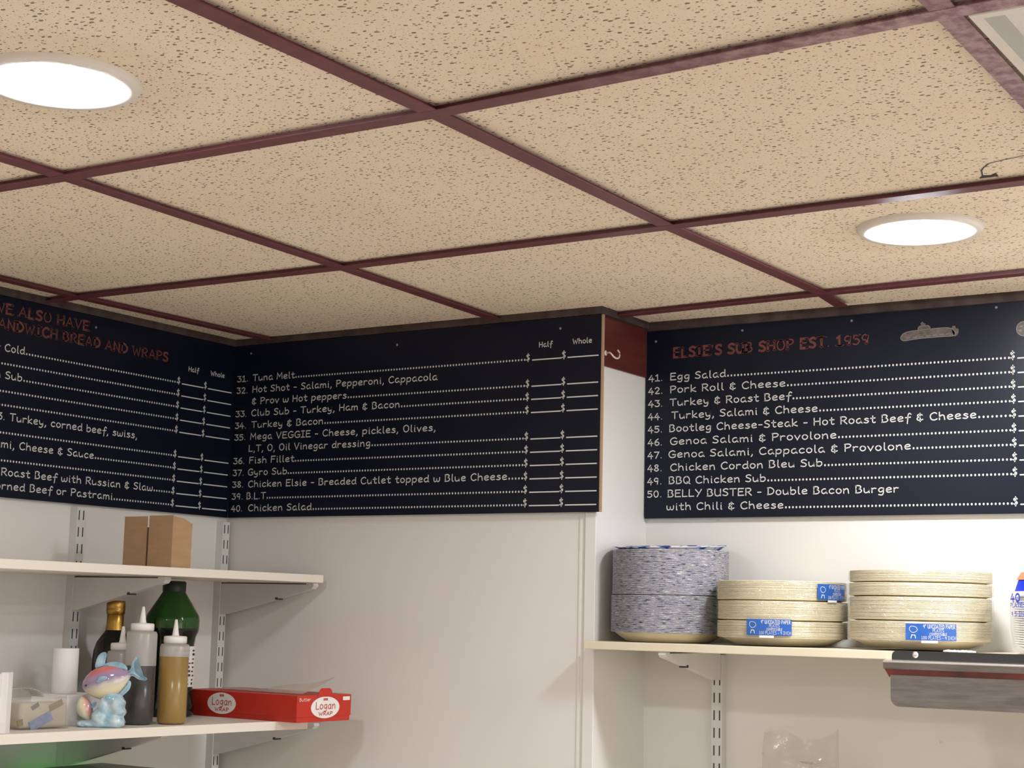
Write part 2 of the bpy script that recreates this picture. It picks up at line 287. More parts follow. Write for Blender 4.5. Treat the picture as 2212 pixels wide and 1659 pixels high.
# ------------------------------------------------------------------ stroke lettering
def cat(pts, n=5):
    """Catmull-Rom through the points"""
    P = [pts[0]] + pts + [pts[-1]]
    if pts[0] == pts[-1]: P = [pts[-2]] + pts + [pts[1]]
    out = []
    for i in range(1, len(P) - 2):
        a, b, c, d = P[i - 1], P[i], P[i + 1], P[i + 2]
        for k in range(n):
            t = k / n; t2 = t * t; t3 = t2 * t
            out.append(tuple(0.5 * (2 * b[j] + (c[j] - a[j]) * t + (2 * a[j] - 5 * b[j] + 4 * c[j] - d[j]) * t2 + (3 * b[j] - a[j] - 3 * c[j] + d[j]) * t3) for j in (0, 1)))
    out.append(pts[-1]); return out
FONT_SRC = """
A 5.2|.2,0 2.6,7 5,0|1.1,2.4 4.2,2.4
B 4.5|.6,0 .5,7|~.2,6.9 2.6,7 3.7,5.7 2.7,4.1 .7,3.8|~.7,3.8 3.1,3.7 4.2,2 3,.3 .2,0
C 4.8|~4.5,6 3.2,7 1.2,5.8 .4,3.4 1.2,.7 3,0 4.7,.9
D 5|.7,0 .7,7|~.2,6.9 2.8,6.8 4.7,4.2 3.6,1 .2,0
E 4.4|4.2,6.9 .6,6.9 .5,0 4.4,.1|.6,3.7 3.6,3.8
F 4.2|4.2,7 .6,6.9 .5,0|.6,3.7 3.5,3.8
G 5.2|~4.6,6 3.2,7 1.1,5.8 .4,3.3 1.3,.6 3.2,0 4.8,1 4.9,3|3,3 5.3,3.1
H 5|.5,7 .5,0|4.5,7 4.5,0|.5,3.6 4.5,3.8
I 3.4|.2,7 3.2,7|1.7,7 1.7,0|.1,0 3.3,0
K 4.6|.5,7 .5,0|4.3,6.8 .6,3.2 4.6,0
L 4|.6,7 .5,0 4,.1
M 5.8|.4,0 .8,7 2.9,2.6 5,7 5.5,0
N 5|.5,0 .6,7 4.4,0 4.5,7
O 5.2|~2.6,7 .9,5.9 .4,3.4 1.2,.7 2.7,0 4.3,1.2 4.8,3.8 4,6.2 2.6,7
P 4.4|.6,0 .6,7|~.2,6.9 3,7 4.2,5.5 3,3.7 .7,3.2
Q 5.4|~2.6,7 .9,5.9 .4,3.4 1.2,.7 2.7,0 4.3,1.2 4.8,3.8 4,6.2 2.6,7|3,1.7 5.3,-.5
R 4.7|.6,0 .6,7|~.2,6.9 3,7 4.2,5.5 3,3.7 .7,3.3|2,3.4 4.6,0
S 4.3|~4,6.2 2.6,7 .8,6 1,4.5 3,3.3 3.9,1.7 2.6,.1 .3,.7
T 4.8|.1,6.9 4.8,7|2.4,6.9 2.4,0
U 5|~.5,7 .5,2 1.8,.1 3.6,.6 4.5,2.5|4.5,7 4.5,0
V 4.8|.2,7 2.4,0 4.7,7
W 6.6|.2,7 1.7,0 3.3,5 4.9,0 6.4,7
Y 4.8|.2,7 2.5,3.5|4.7,7 1.5,-.3
a 4.2|~3.6,4 2.2,4.6 .6,3.2 .6,1 1.8,0 3.2,1.4 3.6,4.4|~3.6,4.4 3.5,1.2 4.2,0
b 4.2|.5,7.2 .5,0|~.5,2.6 1.6,4.3 3.4,4 3.8,1.8 2.4,0 .5,.6
c 3.8|~3.5,3.8 2.2,4.6 .7,3.4 .5,1.3 1.8,0 3.6,.7
d 4.3|~3.6,3.6 2.2,4.4 .6,3 .6,1 1.9,0 3.5,1.2|3.7,7.2 3.7,1 4.3,0
e 4|~.5,2.2 2.4,2.5 3.6,3.3 2.6,4.6 1,3.9 .4,2 1.4,.2 3.7,.6
f 3.4|~4,6.4 3,7.4 2.1,6 1.8,2 1.5,-2.2|.3,3.4 3.6,3.8
g 4.2|~3.6,4 2,4.5 .6,3 1,1 2.4,.8 3.6,2.4|~3.7,4.4 3.6,0 2.7,-2.2 .5,-1.9
h 4.2|.5,7.2 .5,0|~.5,2.4 1.8,4.3 3.2,3.9 3.6,2 3.8,0
i 1.8|.9,4.4 .9,.3 1.4,0|.9,6.2 .95,6.3
k 4|.5,7.2 .5,0|3.4,4.4 .6,1.8 3.9,0
l 1.9|~.8,7.2 .8,1 1.7,0
m 6|.4,4.4 .5,0|~.5,2.6 1.6,4.3 2.7,3.6 2.9,0|~2.9,2.6 4,4.3 5.2,3.6 5.6,0
n 4.2|.4,4.4 .5,0|~.5,2.4 1.8,4.3 3.2,3.9 3.7,0
o 4|~2,4.6 .6,3.5 .5,1.4 1.8,0 3.4,1 3.6,3.2 2,4.6
p 4.2|.5,4.4 .4,-2.7|~.5,2.8 1.8,4.4 3.6,3.8 3.6,1.4 2.2,.1 .5,.8
r 3.4|.4,4.4 .5,0|~.5,2.6 1.6,4.2 3.2,4
s 3.6|~3.2,3.9 1.9,4.5 .8,3.6 2,2.5 3.3,1.5 2.2,.1 .3,.5
t 3.4|~1.6,6.6 1.5,1.2 2.4,0 3.3,.5|.2,4.3 3.2,4.5
u 4.2|~.4,4.4 .6,1 1.8,0 3.4,1.4 3.6,4.4|3.6,4.4 3.8,0
v 3.8|.2,4.4 1.9,0 3.6,4.4
w 5.4|~.3,4.3 .5,.9 1.6,0 2.6,1.2 2.7,3.2|~2.7,1.4 3.8,0 5,1.4 5.1,4.4
y 4|~.3,4.4 .8,1.4 2,.8 3.4,2.2 3.6,4.4|~3.6,4.4 3.2,-.6 2,-2.4 .4,-2
1 3.6|.5,5.4 1.9,6.6 1.9,0|.2,0 3.6,0
2 4.2|~.4,5.2 1.8,6.6 3.6,5.4 2.6,2.8 .3,0|.3,0 4,.1
3 4|.4,6.4 3.6,6.4 1.9,3.9|~1.9,3.9 3.8,3 3.4,.6 1.6,0 .3,.9
4 4.4|2.6,6.4 .3,2 4.4,2.1|3.1,4 3,-.6
5 4.2|3.8,6.4 .8,6.4 .7,3.6|~.7,3.6 2.8,3.9 3.9,2 2.4,.1 .3,.6
6 4|~3.2,6.6 1.2,4.6 .5,2 1.6,0 3.6,.7 3.6,2.6 2,3.5 .6,2
7 4.2|.3,6.4 4,6.4 1.5,-.2
8 4.2|~3.6,5.4 2.2,6.6 .8,5.4 2,3.6 3.8,1.6 2.2,0 .5,1.4 2,3.3 3.6,5.4
9 4.2|~3.6,5 2.2,6.5 .6,5 1,3.2 2.6,3 3.7,5|3.7,5.6 3,0
0 4.2|~2.2,6.5 .8,5.4 .4,3 1.2,.5 2.4,0 3.6,1.4 3.8,4 3.2,5.8 2.2,6.5
& 4.6|~3.9,5 2.4,6 .9,5.2 1.2,3.8 2.6,3.4|~2.6,3.4 .8,2.7 .6,1 2.2,.1 4.2,1|2.4,7 2.5,-1
$ 4|~3.6,5.2 2.2,6 .6,5.2 .9,4 2.8,2.8 3.5,1.5 2.2,.2 .3,.8|2.1,7.2 2.1,-1.2
, 1.6|~.9,.4 .9,-.6 .2,-1.7
. 1.6|.7,.15 .8,.25
' 1.4|.7,7.2 .6,5.4
" 2.6|.7,7.2 .6,5.4|1.8,7.2 1.7,5.4
- 3.2|.4,2.8 2.8,2.8
"""
FONT = {}
for ln in FONT_SRC.strip().split('\n'):
    ch = ln[0]; f = ln[2:].split('|'); st = []
    for s in f[1:]:
        sm = s[0] == '~'; pts = [tuple(float(v) for v in q.split(',')) for q in s.lstrip('~').split()]
        st.append(cat(pts) if sm else pts)
    FONT[ch] = (float(f[0]), st)
def ribbon(pts, w):
    """outline (left, right) of a polyline of width w, with rounded ends"""
    P = [Vector(p) for p in pts]; n = len(P); L = []; R = []
    for i in range(n):
        a = (P[i] - P[i - 1]).normalized() if i > 0 else None; b = (P[i + 1] - P[i]).normalized() if i < n - 1 else None
        if a is None: a = b
        if b is None: b = a
        t = (a + b)
        t = t.normalized() if t.length > 0.3 else b
        nn = Vector((-t[1], t[0])); k = max(0.55, abs(nn.dot(Vector((-a[1], a[0]))))); o = nn * (w / 2 / k)
        L.append(P[i] + o); R.append(P[i] - o)
    d0 = (P[0] - P[1]).normalized() * w / 2; d1 = (P[-1] - P[-2]).normalized() * w / 2
    def capp(c, d, s, e): return [c + d * 0.75 + (s - c) * 0.7, c + d * 0.75 + (e - c) * 0.7]
    return L, R, capp(P[0], d0, L[0], R[0]), capp(P[-1], d1, L[-1], R[-1])
def draw(bm, polyline, w, fn, mi=0):
    L, R, c0, c1 = ribbon(polyline, w)
    vl = [bm.verts.new(fn(p[0], p[1])) for p in L]; vr = [bm.verts.new(fn(p[0], p[1])) for p in R]
    fs = []
    for i in range(len(vl) - 1): fs.append((vl[i], vr[i], vr[i + 1], vl[i + 1]))
    a = [bm.verts.new(fn(p[0], p[1])) for p in c0]; b = [bm.verts.new(fn(p[0], p[1])) for p in c1]
    fs.append((vl[0], a[0], a[1], vr[0])); fs.append((vr[-1], b[1], b[0], vl[-1]))
    for q in fs:
        try: f = bm.faces.new(q); f.material_index = mi
        except ValueError: pass
def text_width(s): return sum((FONT[c][0] + 0.95) if c != ' ' else 3.0 for c in s) - 0.95
def write(bm, s, x0, base, unit, w, fn, x1=None, mi=0, slant=0.0):
    k = unit if x1 is None else (x1 - x0) / text_width(s); x = 0.0
    for c in s:
        if c == ' ': x += 3.0; continue
        adv, st = FONT[c]; jy = random.uniform(-.12, .12)
        for p in st: draw(bm, [(x0 + (x + q[0] + slant * q[1]) * k, base + (q[1] + jy) * unit) for q in p], w, fn, mi)
        x += adv + 0.95
    return x0 + x * k
def slab_write(bm, s, x0, x1, base, unit, fn, fn2):
    """old poster capitals: thick stems, slab serifs, a dark inline in the upper half"""
    k = (x1 - x0) / text_width(s); x = 0.0
    for c in s:
        if c == ' ': x += 3.0; continue
        adv, st = FONT[c]
        for p in st:
            q = [(x0 + (x + a) * k, base + b * unit) for a, b in p]
            vert = abs(p[-1][1] - p[0][1]) > 4
            draw(bm, q, (1.75 if vert else 1.0) * unit, fn)
            if vert and c not in 'SOC':
                draw(bm, [((q[0][0] * .75 + q[-1][0] * .25), q[0][1] * .75 + q[-1][1] * .25)] and [(q[0][0] * (1 - t) + q[-1][0] * t, q[0][1] * (1 - t) + q[-1][1] * t) for t in (.12, .5)], 0.6 * unit, fn2, 1)
            if c not in ".'":
                for e in (p[0], p[-1]):
                    if e[1] < .5 or e[1] > 6.3:
                        ex, ey = x0 + (x + e[0]) * k, base + (0.25 if e[1] < .5 else 6.75) * unit
                        draw(bm, [(ex - 1.15 * unit, ey), (ex + 1.15 * unit, ey)], 0.75 * unit, fn)
        x += adv + 0.95

# ------------------------------------------------------------------ the room
FLOOR_Z = -2.35; CZ = -0.004
XR, YB = 4.4, -4.8
struct('floor', box((-0.2, YB - .1, FLOOR_Z - .1), (XR + .1, 0.4, FLOOR_Z)), M['floor'])
struct('wall_left', box((-0.112, YB, FLOOR_Z), (-0.012, 0.012, 0.03)), M['wall'])
struct('wall_middle', box((-0.112, 0.012, FLOOR_Z), (0.886, 0.40, 0.03)), M['wall'])
struct('wall_right', box((0.886, 0.21, FLOOR_Z), (XR, 0.40, 0.03)), M['wall'])
struct('wall_side', box((XR, YB, FLOOR_Z), (XR + .1, 0.40, 0.03)), M['room'])
struct('wall_back', box((-0.112, YB - .1, FLOOR_Z), (XR + .1, YB, 0.03)), M['room'])
bm = bmesh.new()        # glowing window added in the side wall as unseen fill light
for a, b in (((XR - .03, -3.45, -1.50), (XR + .005, -3.40, -.22)), ((XR - .03, -.40, -1.50), (XR + .005, -.35, -.22)), ((XR - .03, -3.40, -1.50), (XR + .005, -.40, -1.45)), ((XR - .03, -3.40, -.27), (XR + .005, -.40, -.22)), ((XR - .03, -1.93, -1.45), (XR + .005, -1.88, -.27))): add_box(bm, a, b)
win = struct('fill_window_1', bm, M['trimwhite']); obj('pane', box((XR - .010, -3.40, -1.45), (XR - .004, -.40, -.27)), M['fill_glow'], win)  # the pane is the glowing face of the added window
# ceiling: tiles seen between the grid bars
bm = bmesh.new(); add_box(bm, (-0.012, YB, CZ), (XR, 0.21, 0.03))
ceil = struct('ceiling', bm, M['tile'])
bm = bmesh.new()     # broken tile edge with a crack
add_prism(bm, [(1.765, -.556, CZ - .0012), (1.772, -.566, CZ - .0012), (1.781, -.562, CZ - .0012), (1.79, -.570, CZ - .0012), (1.789, -.556, CZ - .0012)], (0, 0, .0012))
pts = [(1.772, -.567), (1.778, -.592), (1.784, -.603), (1.795, -.618), (1.815, -.626), (1.838, -.631), (1.86, -.642)]
draw(bm, pts, 0.0018, lambda u, v: (u, v, CZ - .0008))
obj('tile_crack', bm, M['slot'], ceil)

BAR_Z = -0.0115
def bar(n, pts, w=0.0245):
    bm = bmesh.new(); BZ = BAR_Z - (.0006 if n in (5, 6, 7, 8, 9, 10, 11) else 0)
    P = [Vector((p[0], p[1])) for p in pts]
    for a, b in zip(P, P[1:]):
        t = (b - a).normalized(); s = Vector((-t.y, t.x)) * w / 2
        add_prism(bm, [(a.x - s.x, a.y - s.y, BZ), (b.x - s.x, b.y - s.y, BZ), (b.x + s.x, b.y + s.y, BZ), (a.x + s.x, a.y + s.y, BZ)], (0, 0, 0.0012))
        s2 = s * 0.35      # the web of the tee between the tile edges
        add_prism(bm, [(a.x - s2.x, a.y - s2.y, BZ + .001), (b.x - s2.x, b.y - s2.y, BZ + .001), (b.x + s2.x, b.y + s2.y, BZ + .001), (a.x + s2.x, a.y + s2.y, BZ + .001)], (0, 0, 0.008))
    struct('trim_%d' % n, bm, M['bar'])
bar(1, [(.080, YB), (.080, -1.735), (.0787, -1.13), (.0787, -.7038), (.075, -.5216), (.092, .010)])
bar(2, [(.700, YB), (.697, -1.74), (.7086, -1.1337), (.6877, -.5098), (.6620, .010)])
bar(3, [(1.290, YB), (1.296, -1.74), (1.3092, -1.1306), (1.3008, -.5212), (1.3158, .0395), (1.3040, .165)])
bar(4, [(1.905, YB), (1.9110, -1.74), (1.9110, -1.158), (1.9090, -.84), (1.9080, -.53), (1.9110, .02), (1.911, .2)])
bar(5, [(-.01, -1.135), (.5858, -1.1367), (.7086, -1.1337), (1.3092, -1.1306), (1.9094, -1.1590), (2.6, -1.165), (XR, -1.16)])
bar(6, [(-.01, -.5148), (.075, -.5216), (.6877, -.5098), (1.3008, -.5212), (1.8157, -.5342), (2.6, -.53), (XR, -.53)])
bar(7, [(.889, .0715), (1.3158, .0395), (1.6671, .0213), (2.6, .015), (XR, .015)])
bar(8, [(-.01, -1.745), (1.9, -1.745), (XR, -1.745)])
bar(9, [(-.01, -2.355), (XR, -2.355)]); bar(10, [(-.01, -2.965), (XR, -2.965)]); bar(11, [(-.01, -3.575), (XR, -3.575)])
bar(12, [(2.52, YB), (2.52, .2)]); bar(13, [(3.13, YB), (3.13, .2)]); bar(14, [(3.74, YB), (3.74, .2)])
# wall angle under the tiles, and the maroon board the menus hang on
def wall_strip(n, a, b, m): struct('trim_%d' % n, box(a, b), m)
wall_strip(20, (-.012, YB, -.019), (-.001, .012, -.004), M['angle']); wall_strip(21, (-.001, .0012, -.0185), (.886, .012, -.004), M['angle'])
wall_strip(22, (.886, .0012, -.018), (.899, .190, -.004), M['angle']); wall_strip(23, (.886, .190, -.021), (XR, .21, -.004), M['angle'])
wall_strip(24, (-.012, YB, -.112), (-.006, .012, -.019), M['maroon']); wall_strip(25, (-.006, .006, -.112), (.886, .012, -.0185), M['maroon'])
wall_strip(26, (.886, .0068, -.112), (.890, .21, -.018), M['maroon']); wall_strip(27, (.890, .204, -.112), (XR, .21, -.021), M['maroon'])
bm = bmesh.new(); add_box(bm, (.866, .0085, FLOOR_Z), (.8885, .0125, -.386), 0, .001); add_box(bm, (.8535, .0105, FLOOR_Z), (.8575, .0125, -.386))
struct('trim_28', bm, M['wall'])       # corner strip on the end of the middle wall
bm = bmesh.new(); add_lathe(bm, [(0, -.0015), (.0022, -.001), (.0022, 0)], 8, (0, 0, 0)); o = obj('nail_head', bm, M['slot']); o.rotation_euler = (PI / 2, 0, 0); o.location = (1.0387, .2095, -.3906)
tag(o, 'small dark nail head in the white wall under the right menu board', 'nail')
for (x, z) in ((1.13, -.815), (1.46, -.775)):
    o = bpy.data.objects.new('nail_head', o.data); COL.objects.link(o); o.rotation_euler = (PI / 2, 0, 0); o.location = (x, .2095, z)
    tag(o, 'dark nail speck low on the right wall, ' + ('left of the clear bag' if x < 1.3 else 'right of the clear bag'), 'nail')

# ------------------------------------------------------------------ recessed lamps and the fluorescent panel
def downlight(x, y, label, lens='lamp'):
    t = thing('recessed_downlight', label, 'ceiling lamp', (x, y, CZ), group='round recessed ceiling lamps')
    obj('trim_ring', lathe([(.0905, 0), (.0900, -.004), (.086, -.0085), (.0735, -.0080), (.0720, -.0072)], 64), M['trimwhite'], t, True)
    obj('baffle', lathe([(.0720, -.0072), (.0640, -.0020), (.0640, -.0004)], 64), M['baffle'], t, True)
    obj('lens', lathe([(.0640, -.0030), (.060, -.0085), (.050, -.0130), (.035, -.0160), (.018, -.0175), (0, -.0180)], 64), M[lens], t, True)
downlight(1.0008, -1.4108, 'lit round recessed lamp in the ceiling at the upper left, cut by the frame')
downlight(1.6110, -.3290, 'lit round recessed lamp above the right menu board', 'lamp_near')
for x, y in ((2.215, -.245), (2.83, -.33), (2.83, -1.42), (1.60, -2.66), (2.83, -2.66), (3.44, -3.9), (1.0, -3.9), (.39, -2.66), (3.9, -1.42)):  # the first lamp is added, for more light from the right
    downlight(x, y, 'lit round recessed lamp elsewhere in the room, unseen', 'lamp' if y > -.5 else 'lamp_far')
t = thing('fluorescent_panel', 'unlit frosted fluorescent ceiling panel with a white frame at the upper right corner', 'ceiling light', (0, 0, 0))
X0, X1, Y0, Y1 = 1.927, 2.505, -1.146, -.545
def ring_frame(bm, x0, x1, y0, y1, z0, w, z1):
    o = [(x0, y0), (x1, y0), (x1, y1), (x0, y1)]; i = [(x0 + w, y0 + w), (x1 - w, y0 + w), (x1 - w, y1 - w), (x0 + w, y1 - w)]
    a = [bm.verts.new((*p, z0)) for p in o]; b = [bm.verts.new((*p, z1)) for p in i]
    for k in range(4): bm.faces.new((a[k], a[(k + 1) % 4], b[(k + 1) % 4], b[k]))
bm = bmesh.new(); ring_frame(bm, X0 - .002, X1 + .002, Y0 - .002, Y1 + .002, CZ, .003, -.013); ring_frame(bm, X0 + .001, X1 - .001, Y0 + .001, Y1 - .001, -.013, .011, -.013)
obj('frame', bm, M['trimwhite'], t)
bm = bmesh.new(); ring_frame(bm, X0 + .012, X1 - .012, Y0 + .012, Y1 - .012, -.013, .016, -.0065); obj('bevel', bm, M['bevel_grey'], t)
bm = bmesh.new(); add_box(bm, (X0 + .026, Y0 + .026, -.0068), (X1 - .026, Y1 - .026, -.0045)); obj('diffuser', bm, M['lens_off'], t)

# ------------------------------------------------------------------ menu boards
ROW = 0.0251; U = 0.00186; WST = 0.0020
def leader(bm, x0, x1, z, fn, pitch=0.0068):
    n = max(1, int((x1 - x0) / pitch)); r = 0.00215
    for i in range(n + 1):
        c = x0 + (x1 - x0) * i / max(1, n)
        vs = [bm.verts.new(fn(c + r * .85 * math.cos(k * PI / 4), z + .0015 + r * math.sin(k * PI / 4))) for k in range(8)]
        bm.faces.new(vs)
def menu_board(label, fn, panel_a, panel_b, rows, cols, z0, heads, half, screws):
    """fn(u, v, d): u along the board, v height, d in front of its face"""
    t = thing('menu_board', label, 'menu board', group='black menu boards')
    bm = bmesh.new(); fs = add_box(bm, panel_a, panel_b)
    for f in fs: f.material_index = 0 if abs(f.normal.z) > 2 else 0
    obj('panel', bm, [M['board'], M['ply']], t)
    f1 = lambda u, v: fn(u, v, .0006)
    for num, nx, txt, tx, te, dots, k in rows:
        bm = bmesh.new(); z = z0 - ROW * k
        if num: write(bm, num, nx, z, U * .98, WST, f1, nx + .0315)
        if txt: write(bm, txt, tx, z, U, WST, f1, te)
        if dots is not None:
            leader(bm, dots, cols[0], z, f1)
            for c in (cols[1], cols[3]):
                if c is not None: write(bm, '$', c - .0055, z - .0002, U, WST, f1)
            for a, b in ((cols[2][0], cols[2][1]), (cols[4][0], cols[4][1])): draw(bm, [(a, z), (b, z)], .0023, f1)
        obj('menu_line', bm, M['chalk'], t)
    for s, a, b, z in half:
        bm = bmesh.new(); write(bm, s, a, z, U * .72, WST * .8, f1, b); obj('column_title', bm, M['chalk'], t)
    for s, a, b, z, u in heads:
        bm = bmesh.new(); slab_write(bm, s, a, b, z, u, f1, lambda p, q: fn(p, q, .0010)); obj('heading', bm, [M['red_letter'], M['dark_letter']], t)
    for (u, v) in screws:
        bm = bmesh.new(); vs = [[bm.verts.new(fn(u + r * math.cos(k * PI / 4), v + r * math.sin(k * PI / 4), d)) for k in range(8)] for r, d in ((.0026, .0001), (.0018, .0014))]
        for k in range(8): bm.faces.new((vs[0][k], vs[0][(k + 1) % 8], vs[1][(k + 1) % 8], vs[1][k]))
        bm.faces.new(vs[1]); obj('screw_head', bm, M['grey_line'], t)
    return t
# middle board (items 31-40)
R_ = []
def row(num, txt, te, dots, k, nx, tx): R_.append((num, nx, txt, tx, te, dots, k))
n_, t_ = .0095, .0535
row('31.', 'Tuna Melt', .168, .172, 0, n_, t_); row('32.', 'Hot Shot - Salami, Pepperoni, Cappacola', .531, None, 1, n_, t_); row('', '& Prov w Hot peppers', .307, .312, 2, n_, t_)
row('33.', 'Club Sub - Turkey, Ham & Bacon', .442, .447, 3, n_, t_); row('34.', 'Turkey & Bacon', .249, .254, 4, n_, t_ + .002)
row('35.', 'Mega VEGGIE - Cheese, pickles, Olives,', .531, None, 5, n_, t_); row('', 'L,T, O, Oil Vinegar dressing', .372, .377, 6, n_, t_ - .003)
row('36.', 'Fish Fillet', .176, .180, 7, n_, t_); row('37.', 'Gyro Sub', .158, .162, 8, n_, t_ - .002); row('38.', 'Chicken Elsie - Breaded Cutlet topped w Blue Cheese', .699, .704, 9, n_, t_)
row('39.', 'B.L.T', .103, .108, 10, n_, t_ - .003); row('40.', 'Chicken Salad', .227, .232, 11, n_, t_ + .003)
menu_board('black menu board on the middle wall listing items 31 to 40', lambda u, v, d: (u, -d, v), (.0004, 0, -.386), (.899, .006, -.020), R_, (.733, .742, (.750, .814), .821, (.828, .893)), -.0965,
           [], [('Half', .764, .793, -.0728), ('Whole', .838, .879, -.0718)], [(.045, -.037), (.43, -.045), (.81, -.040)])
bm = bmesh.new(); add_box(bm, (.899, 0, -.386), (.9022, .006, -.020)); bpy.data.objects['menu_board']; obj('edge_strip', bm, M['ply'], bpy.data.objects['menu_board'])
# right board (items 41-50)
R_ = []; n_, t_ = .8945, .9415
row('41.', 'Egg Salad', 1.059, 1.064, 0, n_, t_); row('42.', 'Pork Roll & Cheese', 1.180, 1.185, 1, n_, t_); row('43.', 'Turkey & Roast Beef', 1.191, 1.196, 2, n_, t_)
row('44.', 'Turkey, Salami & Cheese', 1.243, 1.248, 3, n_, t_ + .004); row('45.', 'Bootleg Cheese-Steak - Hot Roast Beef & Cheese', 1.534, 1.539, 4, n_, t_ - .001)
row('46.', 'Genoa Salami & Provolone', 1.279, 1.284, 5, n_, t_ + .001); row('47.', 'Genoa Salami, Cappacola & Provolone', 1.417, 1.422, 6, n_, t_ - .002)
row('48.', 'Chicken Cordon Bleu Sub', 1.252, 1.257, 7, n_, t_ + .002); row('49.', 'BBQ Chicken Sub', 1.141, 1.146, 8, n_, t_ - .001)
row('50.', 'BELLY BUSTER - Double Bacon Burger', 1.394, None, 9, n_, t_ - .003); row('', 'with Chili & Cheese', 1.176, 1.181, 10, n_, t_ - .005)
rb = menu_board('black menu board on the right wall listing items 41 to 50', lambda u, v, d: (u, .198 - d, v), (.8893, .198, -.386), (1.79, .204, -.020), R_, (1.592, 1.600, (1.607, 1.671), 1.679, (1.686, 1.751)), -.1195,
                [("ELSIE'S SUB SHOP EST. 1959", .948, 1.341, -.0757, .0026)], [], [(.9097, -.0415), (1.0928, -.0331), (1.309, -.0311), (1.3661, -.0165), (1.5719, -.028)])
# submarine picture and round emblem printed on it
def flat(bm, pts, fn, mi=0): f = bm.faces.new([bm.verts.new(fn(*p)) for p in pts]); f.material_index = mi
fnr = lambda d: (lambda u, v: (u, .198 - d, v))
bm = bmesh.new(); S0 = Vector((1.4525, -.0665))
hull = cat([(-.050, -.0065), (-.0515, -.002), (-.046, .0045), (-.034, .0075), (-.010, .0085), (.020, .0095), (.036, .0085), (.044, .004), (.047, -.002), (.043, -.0062), (.020, -.0062), (-.02, -.0068), (-.044, -.009), (-.050, -.0065)], 3)[:-1]
hull = [(S0.x + a, S0.y + b) for a, b in hull]
flat(bm, hull, fnr(.0005)); 
tower = [(-.0195, .0075), (-.0195, .013), (-.0165, .0155), (-.001, .0155), (.002, .0125), (.002, .0075)]
flat(bm, [(S0.x + a, S0.y + b) for a, b in tower], fnr(.0005)); flat(bm, [(S0.x + a, S0.y + b) for a, b in ((-.0145, .0155), (-.0145, .019), (-.0155, .0205), (-.012, .0235), (-.0095, .021), (-.0055, .019), (-.0075, .0155))], fnr(.0005))
flat(bm, [(S0.x + a, S0.y + b) for a, b in ((.040, .006), (.042, .0115), (.047, .0115), (.048, .007), (.0525, .006), (.053, .001), (.0515, -.005), (.046, -.0075), (.043, -.003))], fnr(.0005))
draw(bm, hull + [hull[0]], .0012, fnr(.0009), 1); draw(bm, [(S0.x + a, S0.y + b) for a, b in tower], .0011, fnr(.0009), 1)
for i in range(7): draw(bm, [(S0.x - .041 + .012 * i, S0.y - .0045 + .0004 * i), (S0.x - .034 + .012 * i, S0.y - .0038 + .0004 * i)], .0012, fnr(.0009), 1)
obj('submarine_picture', bm, [M['grey_print'], M['grey_line']], rb)
bm = bmesh.new(); E0 = (1.6185, -.0690)
circ = [(E0[0] + .0125 * math.cos(k * PI / 16), E0[1] + .0125 * math.sin(k * PI / 16)) for k in range(33)]
flat(bm, circ[:-1], fnr(.0005)); draw(bm, circ, .0014, fnr(.0009), 1)
for a, r in ((2.4, .006), (3.6, .007), (.6, .006), (5.2, .006)): c = [(E0[0] + r * math.cos(a) + .003 * math.cos(k), E0[1] + r * math.sin(a) + .002 * math.sin(k * 1.0)) for k in range(6)]; flat(bm, c, fnr(.0009), 1)
obj('round_emblem', bm, [M['grey_print'], M['grey_line']], rb)
# left board
R_ = []; C0 = -.171
def lrow(txt, a, b, dots, k): R_.append(('', 0, txt, a, b, dots, k))
lrow('Hot or Cold', -.697, -.571, -.566, 0); lrow('', 0, 0, -.86, 1); lrow('Italian Sub', -.700, -.573, -.568, 2); lrow('', 0, 0, -.86, 3); lrow('', 0, 0, -.86, 4)
lrow('3. Turkey, corned beef, swiss,', -.624, -.275, None, 5); lrow('', 0, 0, -.86, 6); lrow('Salami, Cheese & Sauce', -.662, -.387, -.382, 7); lrow('', 0, 0, -.86, 8)
lrow('Roast Beef with Russian & Slaw', -.607, -.225, -.220, 9); lrow('Corned Beef or Pastrami', -.634, -.332, -.327, 10)
menu_board('black menu board on the left wall headed with sandwich bread and wraps', lambda u, v, d: (d, u, v), (-.006, -.905, -.386), (0, -.0002, -.020), R_, (C0, -.165, (-.157, -.094), -.086, (-.079, -.007)), -.1205,
           [('WE ALSO HAVE', -.648, -.418, -.0515, .0025), ('SANDWICH BREAD AND WRAPS', -.654, -.201, -.0805, .0025)], [('Half', -.140, -.110, -.0915), ('Whole', -.073, -.031, -.0912)], [(-.40, -.042)])

# cup hook in the maroon board behind the middle menu
t = thing('cup_hook', 'white cup hook screwed into the maroon strip between the middle and right menu boards', 'hook', (.890, .030, -.0875))
bm = bmesh.new(); pts = [(0, .002, 0), (.010, .002, 0)] + [(.012 + .004 * math.sin(a), .002 + .016 * (1 - math.cos(a)) - .0, -.011 * math.sin(a) + .002 * (1 - math.cos(a))) for a in [PI * k / 8 for k in range(1, 8)]] + [(.012, .035, .004), (.011, .029, .009)]
add_tube(bm, pts, .0017, 8); obj('hook_wire', bm, M['hook'], t, True)
bm = lathe([(0, 0), (.005, 0), (.005, .0012), (.002, .002), (0, .002)], 16); o = obj('flange', bm, M['hook'], t); o.rotation_euler = (0, PI / 2, 0); o.location = (0, .002, 0)

